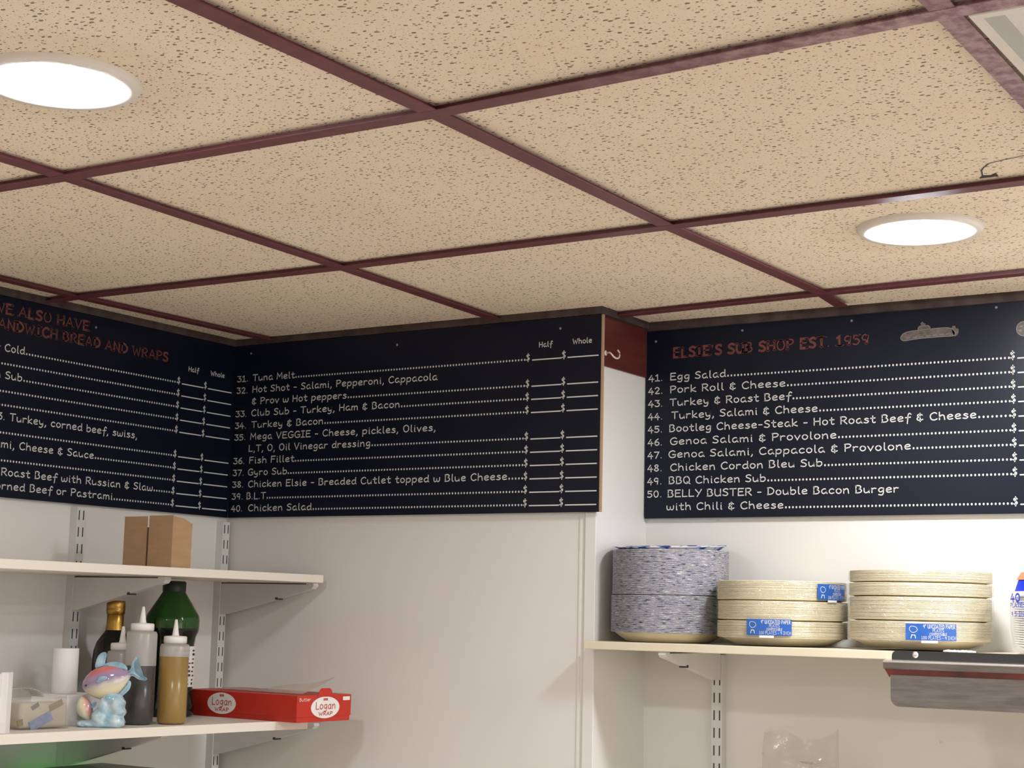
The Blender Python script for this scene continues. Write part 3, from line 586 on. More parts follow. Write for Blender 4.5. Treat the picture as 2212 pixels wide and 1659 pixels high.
# ------------------------------------------------------------------ uprights, brackets, shelves
def upright(loc, rz, ztop, zbot, label):
    """local: front face towards -y at y=-.018, 21 mm wide"""
    t = thing('shelf_upright', label, 'shelf upright', loc, rz, 'slotted white shelf uprights')
    bm = bmesh.new(); w = .0105
    add_prism(bm, [(-w, 0, zbot), (-w, -.018, zbot), (w, -.018, zbot), (w, 0, zbot), (w - .0015, 0, zbot), (w - .0015, -.0165, zbot), (-w + .0015, -.0165, zbot), (-w + .0015, 0, zbot)], (0, 0, ztop - zbot))
    obj('channel', bm, M['steel_white'], t)
    bm = bmesh.new(); z = ztop - .006
    while z - .018 > zbot:
        for c in (-.0052, .0058): add_box(bm, (c - .0012, -.0184, z - .018), (c + .0012, -.0175, z))
        z -= .0318
    obj('slots', bm, M['slot'], t)
def bracket(loc, rz, depth, hgt, tip, label, thick=.016):
    """local: plate runs towards -y, top edge at z=0"""
    t = thing('shelf_bracket', label, 'shelf bracket', loc, rz, 'white sheet-metal shelf brackets')
    bm = bmesh.new()
    bm2 = bmesh.new(); add_box(bm2, (-thick / 2 - .0004, -depth * .93, -.0032), (thick / 2 + .0004, -.001, -.0012)); obj('gap_shade', bm2, M['slot'], t)  # dark strip put in for the shade in the gap under the shelf
    prof = [(0, -.001), (-depth, -.001), (-depth - .002, -tip * .5), (-depth + .004, -tip), (-.012, -hgt), (0, -hgt)]
    add_prism(bm, [(-thick / 2, y, z) for y, z in prof], (thick, 0, 0)); obj('plate', bm, M['steel_white'], t)
    bm = bmesh.new(); y = -depth * .62; z = -tip - (hgt - tip) * (1 - .62) - .001
    add_box(bm, (-thick / 2 - .001, y - .0035, z - .0015), (thick / 2 + .001, y + .0035, z + .0035), 0, .001); obj('lock_hole', bm, M['slot'], t)
UL, UL2, UR = -.4145, -.0090, 1.0465
upright((-.012, UL, 0), PI / 2, -.392, -1.35, 'slotted white upright on the left wall, behind the brown box')
upright((-.012, UL2, 0), PI / 2, -.396, -1.35, 'slotted white upright in the corner where the left and middle walls meet')
upright((UR, .210, 0), 0, -.640, -1.35, 'slotted white upright on the right wall under the plate shelf')
def shelf(name, a, b, m, label): tag(obj(name, box(a, b, .0012), m), label, 'shelf')
US, LS, RS = -.5055, -.7809, -.6190
shelf('wall_shelf', (-.004, -1.02, US - .0156), (.281, -.0200, US), M['shelf'], 'upper white shelf on the left wall, carrying the brown cardboard box')
bm = bmesh.new(); pl = [(.008, -1.02), (.262, -1.02), (.281, -.8118), (.3405, -.2962), (.3660, -.1560), (.008, -.1240)]
add_prism(bm, [(x, y, LS - .0158) for x, y in pl], (0, 0, .0158)); tag(obj('wall_shelf', bm, M['shelf']), 'lower white shelf on the left wall, carrying the bottles and fish figurine', 'shelf')
shelf('wall_shelf', (.8900, -.0335, RS - .0140), (2.35, .2080, RS), M['cream_shelf'], 'cream shelf on the right wall, carrying the stacks of paper plates')
BU = US - .0157; BL = LS - .0160; BR = RS - .0141
bracket((.006, UL, BU), PI / 2, .232, .064, .012, 'white bracket under the upper left shelf, above the bottles')
bracket((.006, UL2, BU), PI / 2, .246, .066, .012, 'white bracket in the corner under the right end of the upper left shelf')
bracket((.006, UL, BL), PI / 2, .246, .073, .010, 'white bracket under the lower left shelf, lit green')
bracket((.006, UL2, BL), PI / 2, .262, .076, .012, 'white bracket in the corner under the red carton')
bracket((UR, .192, BR), 0, .222, .053, .010, 'white bracket under the cream plate shelf', .014)
# a lower board that carries the black device and the clear bag (below the picture)
shelf('wall_shelf', (.008, -1.02, -1.016), (.281, -.03, -1.0), M['shelf'], 'bottom white shelf on the left wall, carrying the black device')
shelf('wall_shelf', (.8900, -.0335, -.994), (2.35, .2080, -.98), M['cream_shelf'], 'bottom cream shelf on the right wall, carrying the clear bag')

# ------------------------------------------------------------------ things on the left shelves
# brown cardboard box
t = thing('cardboard_box', 'small brown cardboard box standing alone on the upper left shelf', 'box', (.148, -.44, US))
H = .0925
bm = bmesh.new(); add_box(bm, (.001, .0015, 0), (.121, .047, H - .020)); obj('body', bm, M['cardin'], t)
bm = bmesh.new(); add_box(bm, (0, 0, 0), (.0570, .0016, H)); obj('flap', bm, M['card'], t)
bm = bmesh.new(); add_box(bm, (.0630, -.001, .001), (.122, .0014, H + .001)); obj('flap', bm, M['card'], t)
bm = bmesh.new(); add_prism(bm, [(.1205, 0, 0), (.1205, .049, 0), (.1205, .049, H - .012), (.1205, .030, H - .004), (.1205, .001, H)], (.0016, 0, 0)); obj('side_panel', bm, M['card'], t)
bm = bmesh.new(); add_box(bm, (0, .047, 0), (.121, .049, H - .02)); obj('back_panel', bm, M['card'], t)

FV = Vector((-.536, .844, 0))       # horizontal viewing direction, used only to measure where bases sit
def squeeze(x, y, r, hb, hl, liq, label, capr=.0205, noz=.0285):
    t = thing('squeeze_bottle', label, 'bottle', (x, y, LS), group='white-capped squeeze bottles')
    prof = [(0, .0008), (r - .004, .0005), (r, .004), (r, hl), (r, hb - .006), (r - .002, hb - .001), (capr - .001, hb), (capr - .001, hb + .003)]
    bm = lathe(prof, 40)
    for f in bm.faces: f.material_index = 1 if f.calc_center_median().z < hl else 0
    obj('bottle_body', bm, [M['frost'], M['frost_full']], t, True)
    bm = lathe([(0, .0015), (r - .004, .0015), (r - .0012, .005), (r - .0012, hl), (0, hl)], 40); obj('liquid', bm, liq, t, True)
    obj('cap', lathe([(capr - .003, hb + .001), (capr, hb + .0015), (capr, hb + .012), (capr - .002, hb + .0135), (.007, hb + .0142), (0, hb + .0142)], 36), M['cap'], t, True)
    obj('nozzle', lathe([(.0068, hb + .0138), (.0058, hb + .017), (.0024, hb + .0138 + noz), (.0012, hb + .0145 + noz), (0, hb + .0145 + noz)], 20), M['cap'], t, True)
def centre(x, y, r): return x + FV.x * r, y + FV.y * r
x, y = centre(.2928, -.4511, .026); squeeze(x, y, .0262, .1405, .1180, M['oil'], 'squeeze bottle of golden oil in front of the green bottle')
x, y = centre(.2641, -.5053, .027); squeeze(x, y, .0268, .1620, .1020, M['vinegar'], 'tallest squeeze bottle, half full of dark vinegar, behind the fish figurine')
squeeze(.190, -.470, .0262, .1260, .060, M['vinegar'], 'shortest squeeze bottle, between the dark gold-capped bottle and the tall vinegar bottle')
# dark bottle with a gold cap
t = thing('wine_bottle', 'dark glass bottle with a gold foil cap behind the squeeze bottles', 'bottle', (.076, -.3795, LS))
obj('bottle_body', lathe([(0, 0), (.036, 0), (.0385, .004), (.0385, .105), (.037, .122), (.032, .138), (.024, .150), (.0165, .160), (.0150, .170), (.0150, .176)], 40), M['bottle_dark'], t, True)
obj('foil_neck', lathe([(.0170, .160), (.0158, .172), (.0158, .188), (.0150, .189)], 32), M['gold'], t, True)
obj('screw_cap', lathe([(.0150, .1885), (.0174, .190), (.0177, .199), (.0170, .2005), (.0176, .202), (.0172, .2125), (.0160, .2145), (0, .2150)], 32), M['gold'], t, True)
# big green plastic bottle
t = thing('oil_bottle', 'large dark green plastic bottle with a black-green cap behind the golden squeeze bottle', 'bottle', (.1240, -.2770, LS), .3)
def octo(prof, seg=48):
    def jit(th, z): return -0.0022 * (0.5 - 0.5 * math.cos(8 * th)) if z > .03 else 0
    return lathe(prof, seg, jitter=jit)
obj('lower_body', octo([(0, 0), (.044, 0), (.0475, .004), (.0475, .020), (.045, .030), (.0445, .060), (.0445, .135), (.047, .150), (.0515, .160), (.0520, .166)]), M['green_dark'], t, True)
obj('shoulder', octo([(.0520, .166), (.0525, .180), (.0505, .190), (.0210, .236)]), M['green'], t, True)
obj('cap', lathe([(.0185, .230), (.0215, .233), (.0222, .236), (.0222, .252), (.0200, .2545), (0, .2550)], 40), M['green_cap'], t, True)
a0 = math.atan2(-.84, .54) - .3
bm = bmesh.new(); add_lathe(bm, [(.0452, .056), (.0452, .132)], 24, ang=(a0 - .1, a0 + 1.7)); bl = obj('label', bm, M['paper'], t, True)
bm = bmesh.new()
for i in range(9):
    z0 = .060 + i * .0078
    for k in range(4):
        aa = a0 + .25 + k * .32 + random.uniform(0, .08); add_lathe(bm, [(.0455, z0), (.0455, z0 + random.choice((.003, .0045, .0025)))], 3, ang=(aa, aa + random.uniform(.12, .26)))
obj('label_print', bm, M['ink'], bl)

# fish figurine: a big glazed fish over a small one on a coral base, facing along the shelf front
h = RT.copy(); h.z = 0; h.normalize(); FIG = (.2560, -.5760, LS)
PXM = .000783
def L2(px, py): return ((px - 205) * PXM, (1573 - py) * PXM)      # measured outline, metres from the base centre
t = thing('fish_figurine', 'glazed china figurine of a big pink fish above a small fish on blue coral', 'figurine', FIG, math.atan2(h.y, h.x))
def ball(bm, c, r, sub=3):
    res = bmesh.ops.create_icosphere(bm, subdivisions=sub, radius=1.0); 
    for v in res['verts']: v.co = Vector((v.co.x * r[0] + c[0], v.co.y * r[1] + c[1], v.co.z * r[2] + c[2]))
    return res['verts']
def fin(name, pts, y, th, parent):
    pts = cat([L2(*p) for p in pts] + [L2(*pts[0])], 4)[:-1]; bm = bmesh.new()
    add_prism(bm, [(x, y - th / 2, z) for x, z in pts], (0, th, 0)); bmesh.ops.bevel(bm, geom=[e for e in bm.edges if abs(e.verts[0].co.y - e.verts[1].co.y) < 1e-6], offset=th * .35, segments=2, affect='EDGES')
    return obj(name, bm, M['fin'], parent)
def fishbody(name, px, py, ln, ht, th, tilt, m, headpow=1.0):
    """local object: x towards the tail, y up (so the glaze bands follow the body), z depth"""
    bm = bmesh.new(); n, k = 26, 20; rings = []
    for i in range(n + 1):
        s = i / n; x = (s - .5) * ln
        prof = (math.sin(PI * min(1, s * 1.04)) ** .62) * (1 - .12 * s) if s < .80 else max(.14, (math.sin(PI * s * 1.0) ** .9) * .95 + .1 * (s - .8))
        if s == 0: prof = .02
        rings.append([bm.verts.new((x, prof * ht / 2 * math.sin(2 * PI * j / k) - .06 * ht * math.sin(PI * s), prof * th / 2 * math.cos(2 * PI * j / k))) for j in range(k)])
    for a, b in zip(rings, rings[1:]):
        for j in range(k): bm.faces.new((a[j], a[(j + 1) % k], b[(j + 1) % k], b[j]))
    bm.faces.new(rings[0][::-1]); bm.faces.new(rings[-1]); bmesh.ops.recalc_face_normals(bm, faces=bm.faces[:])
    X, Z = L2(px, py); o = obj(name, bm, m, t, True, (X, 0, Z)); o.rotation_euler = (PI / 2, 0, 0)
    o.rotation_mode = 'XYZ'; o.matrix_local = Matrix.Translation((X, 0, Z)) @ Matrix.Rotation(-tilt, 4, 'Y') @ Matrix.Rotation(PI / 2, 4, 'X')
    return o
bf = fishbody('big_fish', 214, 1472, 112 * PXM, 78 * PXM, .040, .30, M['fish'])
fin('dorsal_fin', [(188, 1447), (189, 1428), (196, 1416), (206, 1412), (210, 1417), (208, 1432), (206, 1445)], 0, .009, t)
fin('back_fin', [(205, 1440), (222, 1433), (243, 1434), (256, 1443), (255, 1452), (236, 1450), (216, 1447)], 0, .010, t)
fin('tail_fin', [(255, 1456), (264, 1447), (268, 1432), (277, 1418), (281, 1421), (278, 1438), (281, 1452), (290, 1460), (301, 1466), (298, 1471), (283, 1469), (270, 1462), (258, 1466)], 0, .011, t)
fin('anal_fin', [(240, 1500), (252, 1484), (262, 1472), (267, 1478), (264, 1491), (254, 1502), (245, 1508)], 0, .009, t)
o = fin('side_fin', [(198, 1474), (204, 1464), (218, 1463), (220, 1468), (208, 1474), (203, 1477)], -.0195, .006, t)
sf = fishbody('small_fish', 171, 1535, 56 * PXM, 37 * PXM, .026, -1.20, M['fry'])
fin('small_fin', [(184, 1530), (188, 1521), (195, 1519), (194, 1526), (189, 1532)], -.004, .006, t)
bm = bmesh.new()
for (px, py, a, b) in ((178, 1567, 24, 8), (215, 1566, 40, 9), (240, 1560, 16, 15), (225, 1545, 22, 24), (240, 1525, 15, 22), (226, 1512, 16, 12), (250, 1540, 8, 9), (248, 1519, 9, 8), (205, 1552, 18, 18), (213, 1530, 12, 20), (245, 1563, 12, 9), (164, 1566, 10, 7), (236, 1506, 9, 7), (224, 1538, 24, 30), (212, 1552, 26, 20), (232, 1558, 24, 14)):
    X, Z = L2(px, py); ball(bm, (X, random.uniform(-.004, .004), max(Z, b * PXM * .6)), (a * PXM * 1.12, .018, b * PXM * 1.15), 3)
for v in bm.verts:
    v.co += Vector((noise.noise(v.co * 160), noise.noise(v.co * 160 + Vector((9, 0, 0))), noise.noise(v.co * 160 + Vector((0, 9, 0))))) * .0016
    v.co.z = max(v.co.z, 0)
co = obj('coral_base', bm, M['coral'], t, True); md = co.modifiers.new('merge', 'REMESH'); md.mode = 'VOXEL'; md.voxel_size = .0016; md.use_smooth_shade = True; sm = co.modifiers.new('soften', 'SMOOTH'); sm.factor = .5; sm.iterations = 5
bm = bmesh.new(); X, Z = L2(170, 1484); ball(bm, (X + .002, -.0125, Z), (.0017, .0014, .0017), 2); obj('eye', bm, M['blackplastic'], t, True)

# clear tub of sachets
t = thing('plastic_tub', 'clear plastic tub of sachets with a blue packet, left of the fish figurine', 'tub', (.2150, -.6800, LS), 1.43)
def rrect(w, d, r, n=4):
    out = []
    for cx, cy, a in ((w - r, d - r, 0), (-w + r, d - r, PI / 2), (-w + r, -d + r, PI), (w - r, -d + r, 1.5 * PI)):
        for k in range(n + 1): out.append((cx + r * math.cos(a + k * PI / 2 / n), cy + r * math.sin(a + k * PI / 2 / n)))
    return out
bm = bmesh.new(); lo = rrect(.050, .024, .010); hi = rrect(.053, .027, .011)
a = [bm.verts.new((x, y, .0005)) for x, y in lo]; b = [bm.verts.new((x, y, .050)) for x, y in hi]; bm.faces.new(a[::-1])
for i in range(len(a)): bm.faces.new((a[i], a[(i + 1) % len(a)], b[(i + 1) % len(a)], b[i]))
obj('tub_wall', bm, M['tubplastic'], t, True)
bm = bmesh.new(); add_box(bm, (-.046, -.0195, .002), (.046, .020, .043), 0, .006); obj('sachets', bm, M['sachet'], t, True)
def sach(name, cx, cz, w, hh, rot, m):
    bm = bmesh.new(); c, s = math.cos(rot), math.sin(rot)
    add_prism(bm, [(cx + c * u - s * v, -.0215, cz + s * u + c * v) for u, v in ((-w, -hh), (w, -hh), (w, hh), (-w, hh))], (0, .0015, 0)); obj(name, bm, m, t)
sach('blue_sachet', -.006, .0135, .022, .0080, .42, M['sachet_blue']); sach('olive_sachet', .022, .039, .013, .0050, .42, M['sachet_olive']); sach('printed_sachet', -.018, .038, .007, .0032, .5, M['grey_print']); sach('olive_sachet', -.045, .012, .005, .005, .2, M['sachet_olive'])
# white box standing behind the tub, roll on top
o = tag(obj('paper_box', box((.115, -.606, LS), (.205, -.520, LS + .0520), .0015), M['paper']), 'white carton behind the clear tub, carrying the paper roll', 'box')
t = thing('paper_roll', 'white paper roll standing on end on the white carton', 'paper roll', (.1540, -.5680, LS + .0521))
obj('roll', lathe([(.007, 0), (.0215, 0), (.0220, .0005), (.0220, .077), (.0215, .0775), (.007, .0775)], 48), M['paper'], t, True)
obj('core', lathe([(.007, .0775), (.006, .0775), (.006, .0005), (.007, 0)], 24), M['card'], t, True)
# folded clear lid lying on the tub
bm = bmesh.new(); n = 12
for i in range(n):
    a0_, a1_ = PI * i / n, PI * (i + 1) / n
    add_prism(bm, [(.042 * math.cos(a0_), -.018, .016 * math.sin(a0_)), (.042 * math.cos(a1_), -.018, .016 * math.sin(a1_)), (.040 * math.cos(a1_), -.018, .0148 * math.sin(a1_)), (.040 * math.cos(a0_), -.018, .0148 * math.sin(a0_))], (0, .036, 0))
tub = bpy.data.objects['plastic_tub']; o = obj('lid', bm, M['frost'], tub, True); o.location = (-.022, .030, .0505)
# two slim packs at the picture's left edge
def slim(x, y, w, d, hh, rz, label, ink):
    t = thing('slim_carton', label, 'box', (x, y, LS), rz, 'slim white cartons')
    obj('carton', box((-w, -d, 0), (w, d, hh), .001), M['paper'], t)
    bm = bmesh.new(); add_box(bm, (-w * .9, -d - .0004, hh * .18), (w * .7, -d, hh * .62)); obj('print', bm, ink, t)
slim(.2640, -.7905, .0060, .012, .096, .55, 'slim white carton at the left end of the lower shelf, beside the tub', M['whiteprint'])
slim(.2660, -.8130, .0065, .013, .094, .55, 'slim white carton with pink print, outermost at the left end of the lower shelf', M['pinkink'])

# red food-wrap carton, overhanging the lower shelf
BXL, BXW, BXH = .290, .144, .0490
t = thing('food_wrap_carton', 'flat red food-wrap carton with white oval logos overhanging the end of the lower shelf', 'box', (.4040, -.2353, LS), -.075 * 1.0)
bm = bmesh.new(); add_box(bm, (-BXL, 0, 0), (0, BXW, BXH - .002), 0, .0012); obj('carton', bm, M['redbox'], t)
bm = bmesh.new(); add_box(bm, (-BXL - .0015, -.0015, .0095), (.0015, BXW + .0015, BXH), 0, .0012); lid = obj('lid', bm, M['redbox'], t)
bm = bmesh.new(); add_prism(bm, [(.0016, .052, BXH - .003), (.0016, .094, BXH - .003), (.0016, .089, BXH + .009), (.0016, .083, BXH + .0125), (.0016, .062, BXH + .0125), (.0016, .057, BXH + .009)], (.0012, 0, 0)); obj('tuck_tab', bm, M['redbox'], t)
def logo(fn, ox, oz, sx):
    """white oval with the word mark; fn(u, v, d)"""
    bm = bmesh.new(); pts = [(ox + .031 * sx * math.cos(k * PI / 20), oz + .0200 * math.sin(k * PI / 20)) for k in range(40)]
    bm.faces.new([bm.verts.new(fn(u, v, .0003)) for u, v in pts]); o = obj('logo_oval', bm, M['whiteprint'], t)
    bm = bmesh.new(); f = lambda u, v: fn(u, v, .0007)
    write(bm, 'Logan', ox - .021 * sx, oz - .003, .00185, .0016, f, ox + .022 * sx); write(bm, 'WRAP', ox - .014 * sx, oz - .0145, .00088, .0013, f, ox + .016 * sx)
    for a in (-.0045, -.0012, .0021): bm.faces.new([bm.verts.new(f(ox + (a + p) * sx, oz + .0125 + q)) for p, q in ((0, 0), (.0026, 0), (.0026, .0045), (0, .0045))])
    obj('logo_lettering', bm, M['redprint'], o)
logo(lambda u, v, d: (u, -.0015 - d, v), -.196, .0262, 1.25)
logo(lambda u, v, d: (.0015 + d, u, v), .074, .0262, 1.25)
bm = bmesh.new(); f = lambda u, v: (.0015 + .0004, u, v)
write(bm, 'Butler', .004, BXH - .010, .0008, .0008, f, .034); bm.faces.new([bm.verts.new(f(u, v)) for u, v in ((.122, BXH - .011), (.141, BXH - .011), (.141, BXH - .004), (.122, BXH - .004))])
obj('corner_print', bm, M['whiteprint'], t)
bm = bmesh.new(); ns, nt_ = 14, 6; g = []
for i in range(ns + 1):
    u = i / ns; g.append([])
    for j in range(nt_ + 1):
        v = j / nt_; g[-1].append(bm.verts.new((-.245 + .225 * u, .035 + .09 * v, BXH + .0015 + .030 * u ** 1.6 * v + .002 * math.sin(9 * u + 4 * v) * v)))
for i in range(ns):
    for j in range(nt_): bm.faces.new((g[i][j], g[i + 1][j], g[i + 1][j + 1], g[i][j + 1]))
obj('paper_sheet', bm, M['wax'], t, True)

# black device below the lower shelf, with an unseen green glow added behind it
t = thing('black_device', 'black rounded device under the lower left shelf, only its top edge showing', 'appliance', (.110, -.480, -1.0))
obj('housing', box((-.06, -.30, 0), (.12, .112, .134), .008), M['blackplastic'], t, True)
bm = bmesh.new(); add_box(bm, (-.085, -.05, .02), (-.062, .13, .100)); obj('green_glow', bm, M['added_greenglow'], t)

# ------------------------------------------------------------------ plates on the right shelf
def plate_mesh(R, dep, th, mats, seg=56):
    bm = bmesh.new()
    p = [(0, 0), (.66 * R, 0), (.74 * R, .0025), (.86 * R, dep * .62), (.93 * R, dep * .92), (R - .0006, dep), (R, dep + th * .5), (R - .0006, dep + th), (.93 * R, dep * .92 + th), (.86 * R, dep * .62 + th * 1.2), (.74 * R, .0025 + th), (.66 * R, th), (0, th)]
    rings = add_lathe(bm, p, seg); bm.faces.ensure_lookup_table(); k = 0
    bmesh.ops.recalc_face_normals(bm, faces=bm.faces[:])
    for f in bm.faces:
        c = f.calc_center_median(); r = math.hypot(c.x, c.y)
        f.material_index = 1 if r > .955 * R else (2 if (f.normal.z > .2) else 0)
    me = bpy.data.meshes.new('plate'); bm.to_mesh(me); bm.free()
    for mm in mats: me.materials.append(mm)
    for q in me.polygons: q.use_smooth = True
    return me
bx, by = .9995, .0900
pm = plate_mesh(.1060, .0180, .0009, (M['cream'], M['fleck'], M['blotch']))
NB = 92
pt = pm.copy(); pt.materials[0] = M['blotch']; pt.materials[1] = M['blotch']
for i in range(NB):
    o = bpy.data.objects.new('paper_plate', pt if i == NB - 1 else pm); COL.objects.link(o)
    upper = i >= 41
    o.location = (bx + (.0010 if upper else -.0010) + random.uniform(-.0001, .0001), by + random.uniform(-.0001, .0001), RS + .0003 + i * .00160 + (.0020 if upper else 0)); o.rotation_euler = (0, 0, random.uniform(0, 6.28))
    if i == NB - 1: o.rotation_euler = (.060, 0.0, 0); o.location.z += .0078; tag(o, 'topmost flecked plate of the tall stack, tilted so its blue print shows', 'plate', 'blue-flecked paper plates')
    elif i == 0: tag(o, 'bottom plate of the tall blue-flecked stack, its cream underside on the shelf', 'plate', 'blue-flecked paper plates')
    else: tag(o, 'blue-flecked paper plate in the %s part of the tall stack' % ('upper' if upper else 'lower'), 'plate', 'blue-flecked paper plates')
cm = plate_mesh(.1110, .0130, .0018, (M['cream'], M['cream'], M['cream']))
def plate_pack(cx, cy, zr0, zr1, R, n, label, lab=None, bottom=False):
    """zr0..zr1: heights of the lowest and highest rims in the pack"""
    t = thing('plate_pack', label, 'pack of plates', (cx, cy, zr0), 0, 'wrapped packs of cream paper plates')
    s = (R - .0025) / .1110; pitch = (zr1 - zr0 - .0022) / n
    for i in range(n):
        o = bpy.data.objects.new('plate', cm); COL.objects.link(o); o.parent = t; o.scale = (s, s, 1.0)
        o.location = (random.uniform(-.0002, .0002), random.uniform(-.0002, .0002), -.0130 + i * pitch + .001 + random.uniform(0, .0004)); o.rotation_euler = (0, 0, random.uniform(0, 6))
    sd = random.random() * 50
    jit = lambda a, z: .0018 * noise.noise(Vector((math.cos(a) * 3 + sd, math.sin(a) * 3, z * 70)))
    hgt = zr1 - zr0
    prof = [(R - .0014, hgt - .0022), (R, hgt - .004)] + [(R, hgt - .004 - (hgt - .008) * k / 6) for k in range(1, 6)] + [(R, .004), (R - .001, .0022)]
    if bottom: prof += [(R * .90, -.004), (R * .74, -.0125)]
    obj('plastic_wrap', lathe(prof, 72, jitter=jit), M['wrap'], t, True)
    if lab:
        a0, a1, z0, z1, lines = lab; va = math.atan2(-2.6005 - cy, 2.3568 - cx); a0 = va + math.radians(a0); a1 = va + math.radians(a1); z0 -= zr0; z1 -= zr0; RL = R + .0022
        bm = bmesh.new(); add_lathe(bm, [(RL, z0), (RL, z1)], 20, ang=(a0, a1)); lo = obj('label', bm, M['blue'], t, True)
        bm = bmesh.new(); W_ = (a1 - a0) * RL; f = lambda u, v: ((RL + .0004) * math.cos(a0 + u / RL), (RL + .0004) * math.sin(a0 + u / RL), z0 + v); hh = z1 - z0
        for txt, u0, u1, v, uu in lines: write(bm, txt, u0 * W_, v * hh, uu, (.0006 if uu > .0008 else .00042), f, u1 * W_)
        c = cat([(.05 * W_ + .002, .62 * hh), (.10 * W_, .82 * hh), (.20 * W_, .78 * hh), (.22 * W_, .58 * hh), (.14 * W_, .45 * hh), (.05 * W_ + .002, .62 * hh)], 4); draw(bm, c, .0007, f)
        draw(bm, [(.10 * W_, .12 * hh), (.12 * W_, .32 * hh), (.18 * W_, .30 * hh), (.19 * W_, .12 * hh)], .0012, f)
        obj('label_print', bm, M['whiteprint'], lo)
        bm = bmesh.new(); add_lathe(bm, [(RL - .0002, z0 - .004), (RL - .0002, z0)], 8, ang=(a0 + (a1 - a0) * .3, a0 + (a1 - a0) * .62)); obj('white_tab', bm, M['whiteprint'], lo)
LT = [('9" UNCOATED PAPER', .34, .97, .72, .00085), ('PLATES', .52, .74, .51, .0007), ('COMPOSTABLE', .46, .80, .30, .0006), ('100 PLATES - 9 INCH', .30, .98, .07, .00075)]
c1x, c1y = 1.2240, .0780
plate_pack(c1x, c1y, -.6055, -.5752, .1145, 13, 'bottom pack of cream plates in the middle stack, blue label at its left', (-30.5, 7.8, -.6000, -.5730, LT), True)
plate_pack(c1x + .001, c1y, -.5750, -.5415, .1145, 15, 'unlabelled pack of cream plates in the middle of the middle stack')
plate_pack(c1x - .001, c1y, -.5413, -.5069, .1140, 15, 'top pack of cream plates in the middle stack, blue label at its right', (31, 66, -.5390, -.5125, LT))
c2x, c2y = 1.4700, .0750
plate_pack(c2x, c2y, -.6030, -.5702, .1175, 14, 'bottom pack of cream plates in the right stack, blue label on its front', (-10.6, 28, -.6010, -.5745, LT), True)
plate_pack(c2x + .001, c2y, -.5700, -.5314, .1175, 17, 'second pack from the bottom of the right cream plate stack')
plate_pack(c2x + .001, c2y, -.5312, -.5085, .1180, 10, 'third pack from the bottom of the right cream plate stack')
plate_pack(c2x + .002, c2y, -.5083, -.4880, .1180, 9, 'topmost pack of the right cream plate stack')
# bagged foam plates at the picture's right edge
t = thing('foam_plate_bag', 'clear bag of white foam plates with blue print at the right end of the shelf', 'pack of plates', (1.738, .075, RS))
fm = plate_mesh(.1090, .0120, .0022, (M['foam'], M['foam'], M['foam']))
for i in range(22):
    o = bpy.data.objects.new('plate', fm); COL.objects.link(o); o.parent = t; o.location = (0, 0, .001 + i * .0036)
jit = lambda a, z: .003 * noise.noise(Vector((math.cos(a) * 2.5, math.sin(a) * 2.5, z * 30)))
obj('plastic_bag', lathe([(.100, .0008), (.112, .010), (.115, .04), (.1155, .075), (.112, .100), (.100, .125), (.080, .143), (.05, .155), (.02, .160), (0, .161)], 64, jitter=jit), M['wrap'], t, True)
va = math.atan2(-2.6005 - .075, 2.3568 - 1.738)
def bagpatch(name, m, a0, a1, pr, seg=16):
    bm = bmesh.new(); add_lathe(bm, pr, seg, ang=(va + math.radians(a0), va + math.radians(a1))); obj(name, bm, m, t, True)
bagpatch('blue_print', M['royal'], -66, 30, [(.1150, .098), (.1080, .118), (.0960, .134), (.085, .1425)]); bagpatch('orange_flash', mat('orange_print', (.75, .22, .10), .4), -69, -40, [(.1100, .116), (.1020, .128)])
bm = bmesh.new(); RL = .1205; f = lambda u, v: (RL * math.cos(va + u / RL), RL * math.sin(va + u / RL), v)
write(bm, '40', -.1430, .082, .0018, .0030, f, -.1120); write(bm, 'PLATES', -.1430, .073, .0009, .0013, f, -.098); write(bm, '9.5 IN', -.1400, .059, .0010, .0013, f, -.102); obj('count_print', bm, M['royal'], t)
# scrap of white plastic in front of the right stack
bm = bmesh.new()
for i in range(16): ball(bm, (1.545 + .0030 * i * 1.0, -.0295 + random.uniform(-.002, .002), RS + .0022), (random.uniform(.003, .006), .003, random.uniform(.0015, .0028)), 1)
tag(obj('plastic_scrap', bm, M['foam'], None, True), 'crumpled white plastic scrap on the shelf edge in front of the right plate stack', 'scrap')

# ------------------------------------------------------------------ steel ticket rail on the shelf front
t = thing('ticket_rail', 'stainless steel ticket rail screwed to the front of the cream shelf', 'ticket rail')
XE = 2.20; Yf = -.0336
def rounded_plate(x0, z0, x1, z1, r, corner):
    pts = [(x0, z0), (x1, z0), (x1, z1), (x0, z1)]; out = []
    for i, (x, z) in enumerate(pts):
        if i == corner:
            cx, cz, a = ((x0 + r, z0 + r, PI), None, None, (x0 + r, z1 - r, PI / 2))[i]
            for k in range(7):
                aa = a + PI / 2 * k / 6
                out.append((cx + r * math.cos(aa), cz + r * math.sin(aa)))
        else: out.append((x, z))
    return out
bm = bmesh.new(); add_prism(bm, [(x, Yf - .0015, z) for x, z in rounded_plate(1.4600, -.6325, XE, -.6180, .009, 3)], (0, .0012, 0)); obj('mounting_flange', bm, M['steel_dark'], t)
bm = bmesh.new(); add_prism(bm, [(1.4505, Yf - .0003, -.6325), (1.4505, Yf - .0150, -.6338), (1.4505, Yf - .0165, -.6352), (1.4505, Yf - .0165, -.6368), (1.4505, Yf - .0003, -.6368)], (XE - 1.4505, 0, 0)); obj('top_lip', bm, M['steel_bright'], t)  # paler steel on this edge stands for the light it catches
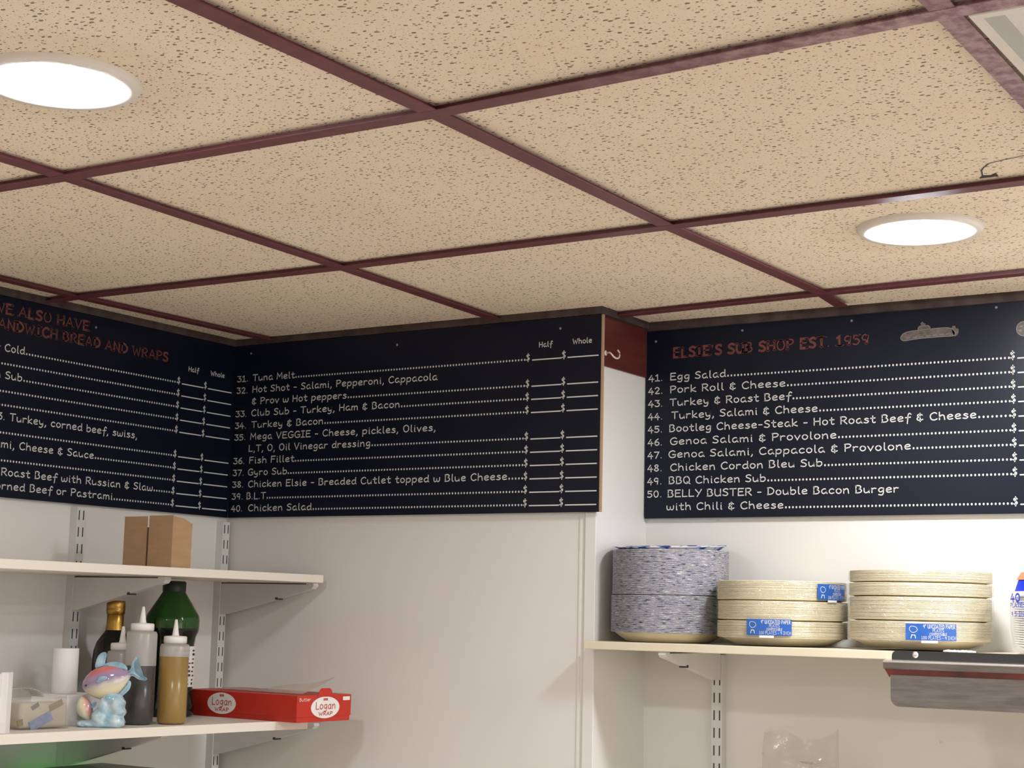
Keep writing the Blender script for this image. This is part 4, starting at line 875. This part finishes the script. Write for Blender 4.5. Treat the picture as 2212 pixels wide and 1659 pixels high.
bm = bmesh.new(); add_prism(bm, [(1.4505, Yf - .0003, -.6368), (1.4505, Yf - .0163, -.6368), (1.4505, Yf - .0155, -.6470), (1.4505, Yf - .0003, -.6470)], (XE - 1.4505, 0, 0)); obj('channel', bm, M['steel'], t)
bm = bmesh.new(); add_prism(bm, [(1.4520, Yf - .0140, -.6470), (1.4560, Yf - .0100, -.6560), (1.4560, Yf - .0040, -.6600), (1.4520, Yf - .0003, -.6470)], (XE - 1.456, 0, 0)); obj('reflection_lip', bm, M['red_reflection'], t)  # lip coloured red-brown to stand for a red reflection in the steel
bm = bmesh.new(); add_prism(bm, [(x, Yf - .0090, z) for x, z in rounded_plate(1.4600, -.7060, XE, -.6560, .014, 0)], (0, .0014, 0)); obj('back_plate', bm, M['steel'], t)
for sx in (1.4985, 2.1):
    bm = lathe([(0, .0032), (.003, .0028), (.0052, .0012), (.0055, 0)], 20); o = obj('screw_head', bm, M['steel_bright'], t, True); o.rotation_euler = (PI / 2, 0, 0); o.location = (sx, Yf - .0016, -.6240)

# ------------------------------------------------------------------ clear bag below the right shelf
t = thing('plastic_bag', 'empty clear plastic bag standing below the cream shelf on the right', 'bag', (1.248, .100, -.98))
bm = bmesh.new(); ns, nv = 28, 16; rings = []
for j in range(nv + 1):
    v = j / nv; ring = []
    for i in range(ns):
        a = 2 * PI * i / ns; w = .064 + .006 * math.sin(3 * v); d = .034 * (1 - .75 * v ** 2) + .004
        x = w * math.cos(a) ; y = d * math.sin(a); z = .218 * v
        if v > .8: z += -.014 * (1 - abs(math.cos(a))) + .006 * math.sin(a * 3 + 1)
        q = noise.noise(Vector((x * 38, y * 38 + 5, z * 22))) * .010 * (.3 + v)
        ring.append(bm.verts.new((x + q * math.cos(a), y + q * math.sin(a) * 1.2, z)))
    rings.append(ring)
for a, b in zip(rings, rings[1:]):
    for i in range(ns): bm.faces.new((a[i], a[(i + 1) % ns], b[(i + 1) % ns], b[i]))
bm.faces.new(rings[0][::-1]); obj('bag_skin', bm, M['bag'], t, True)
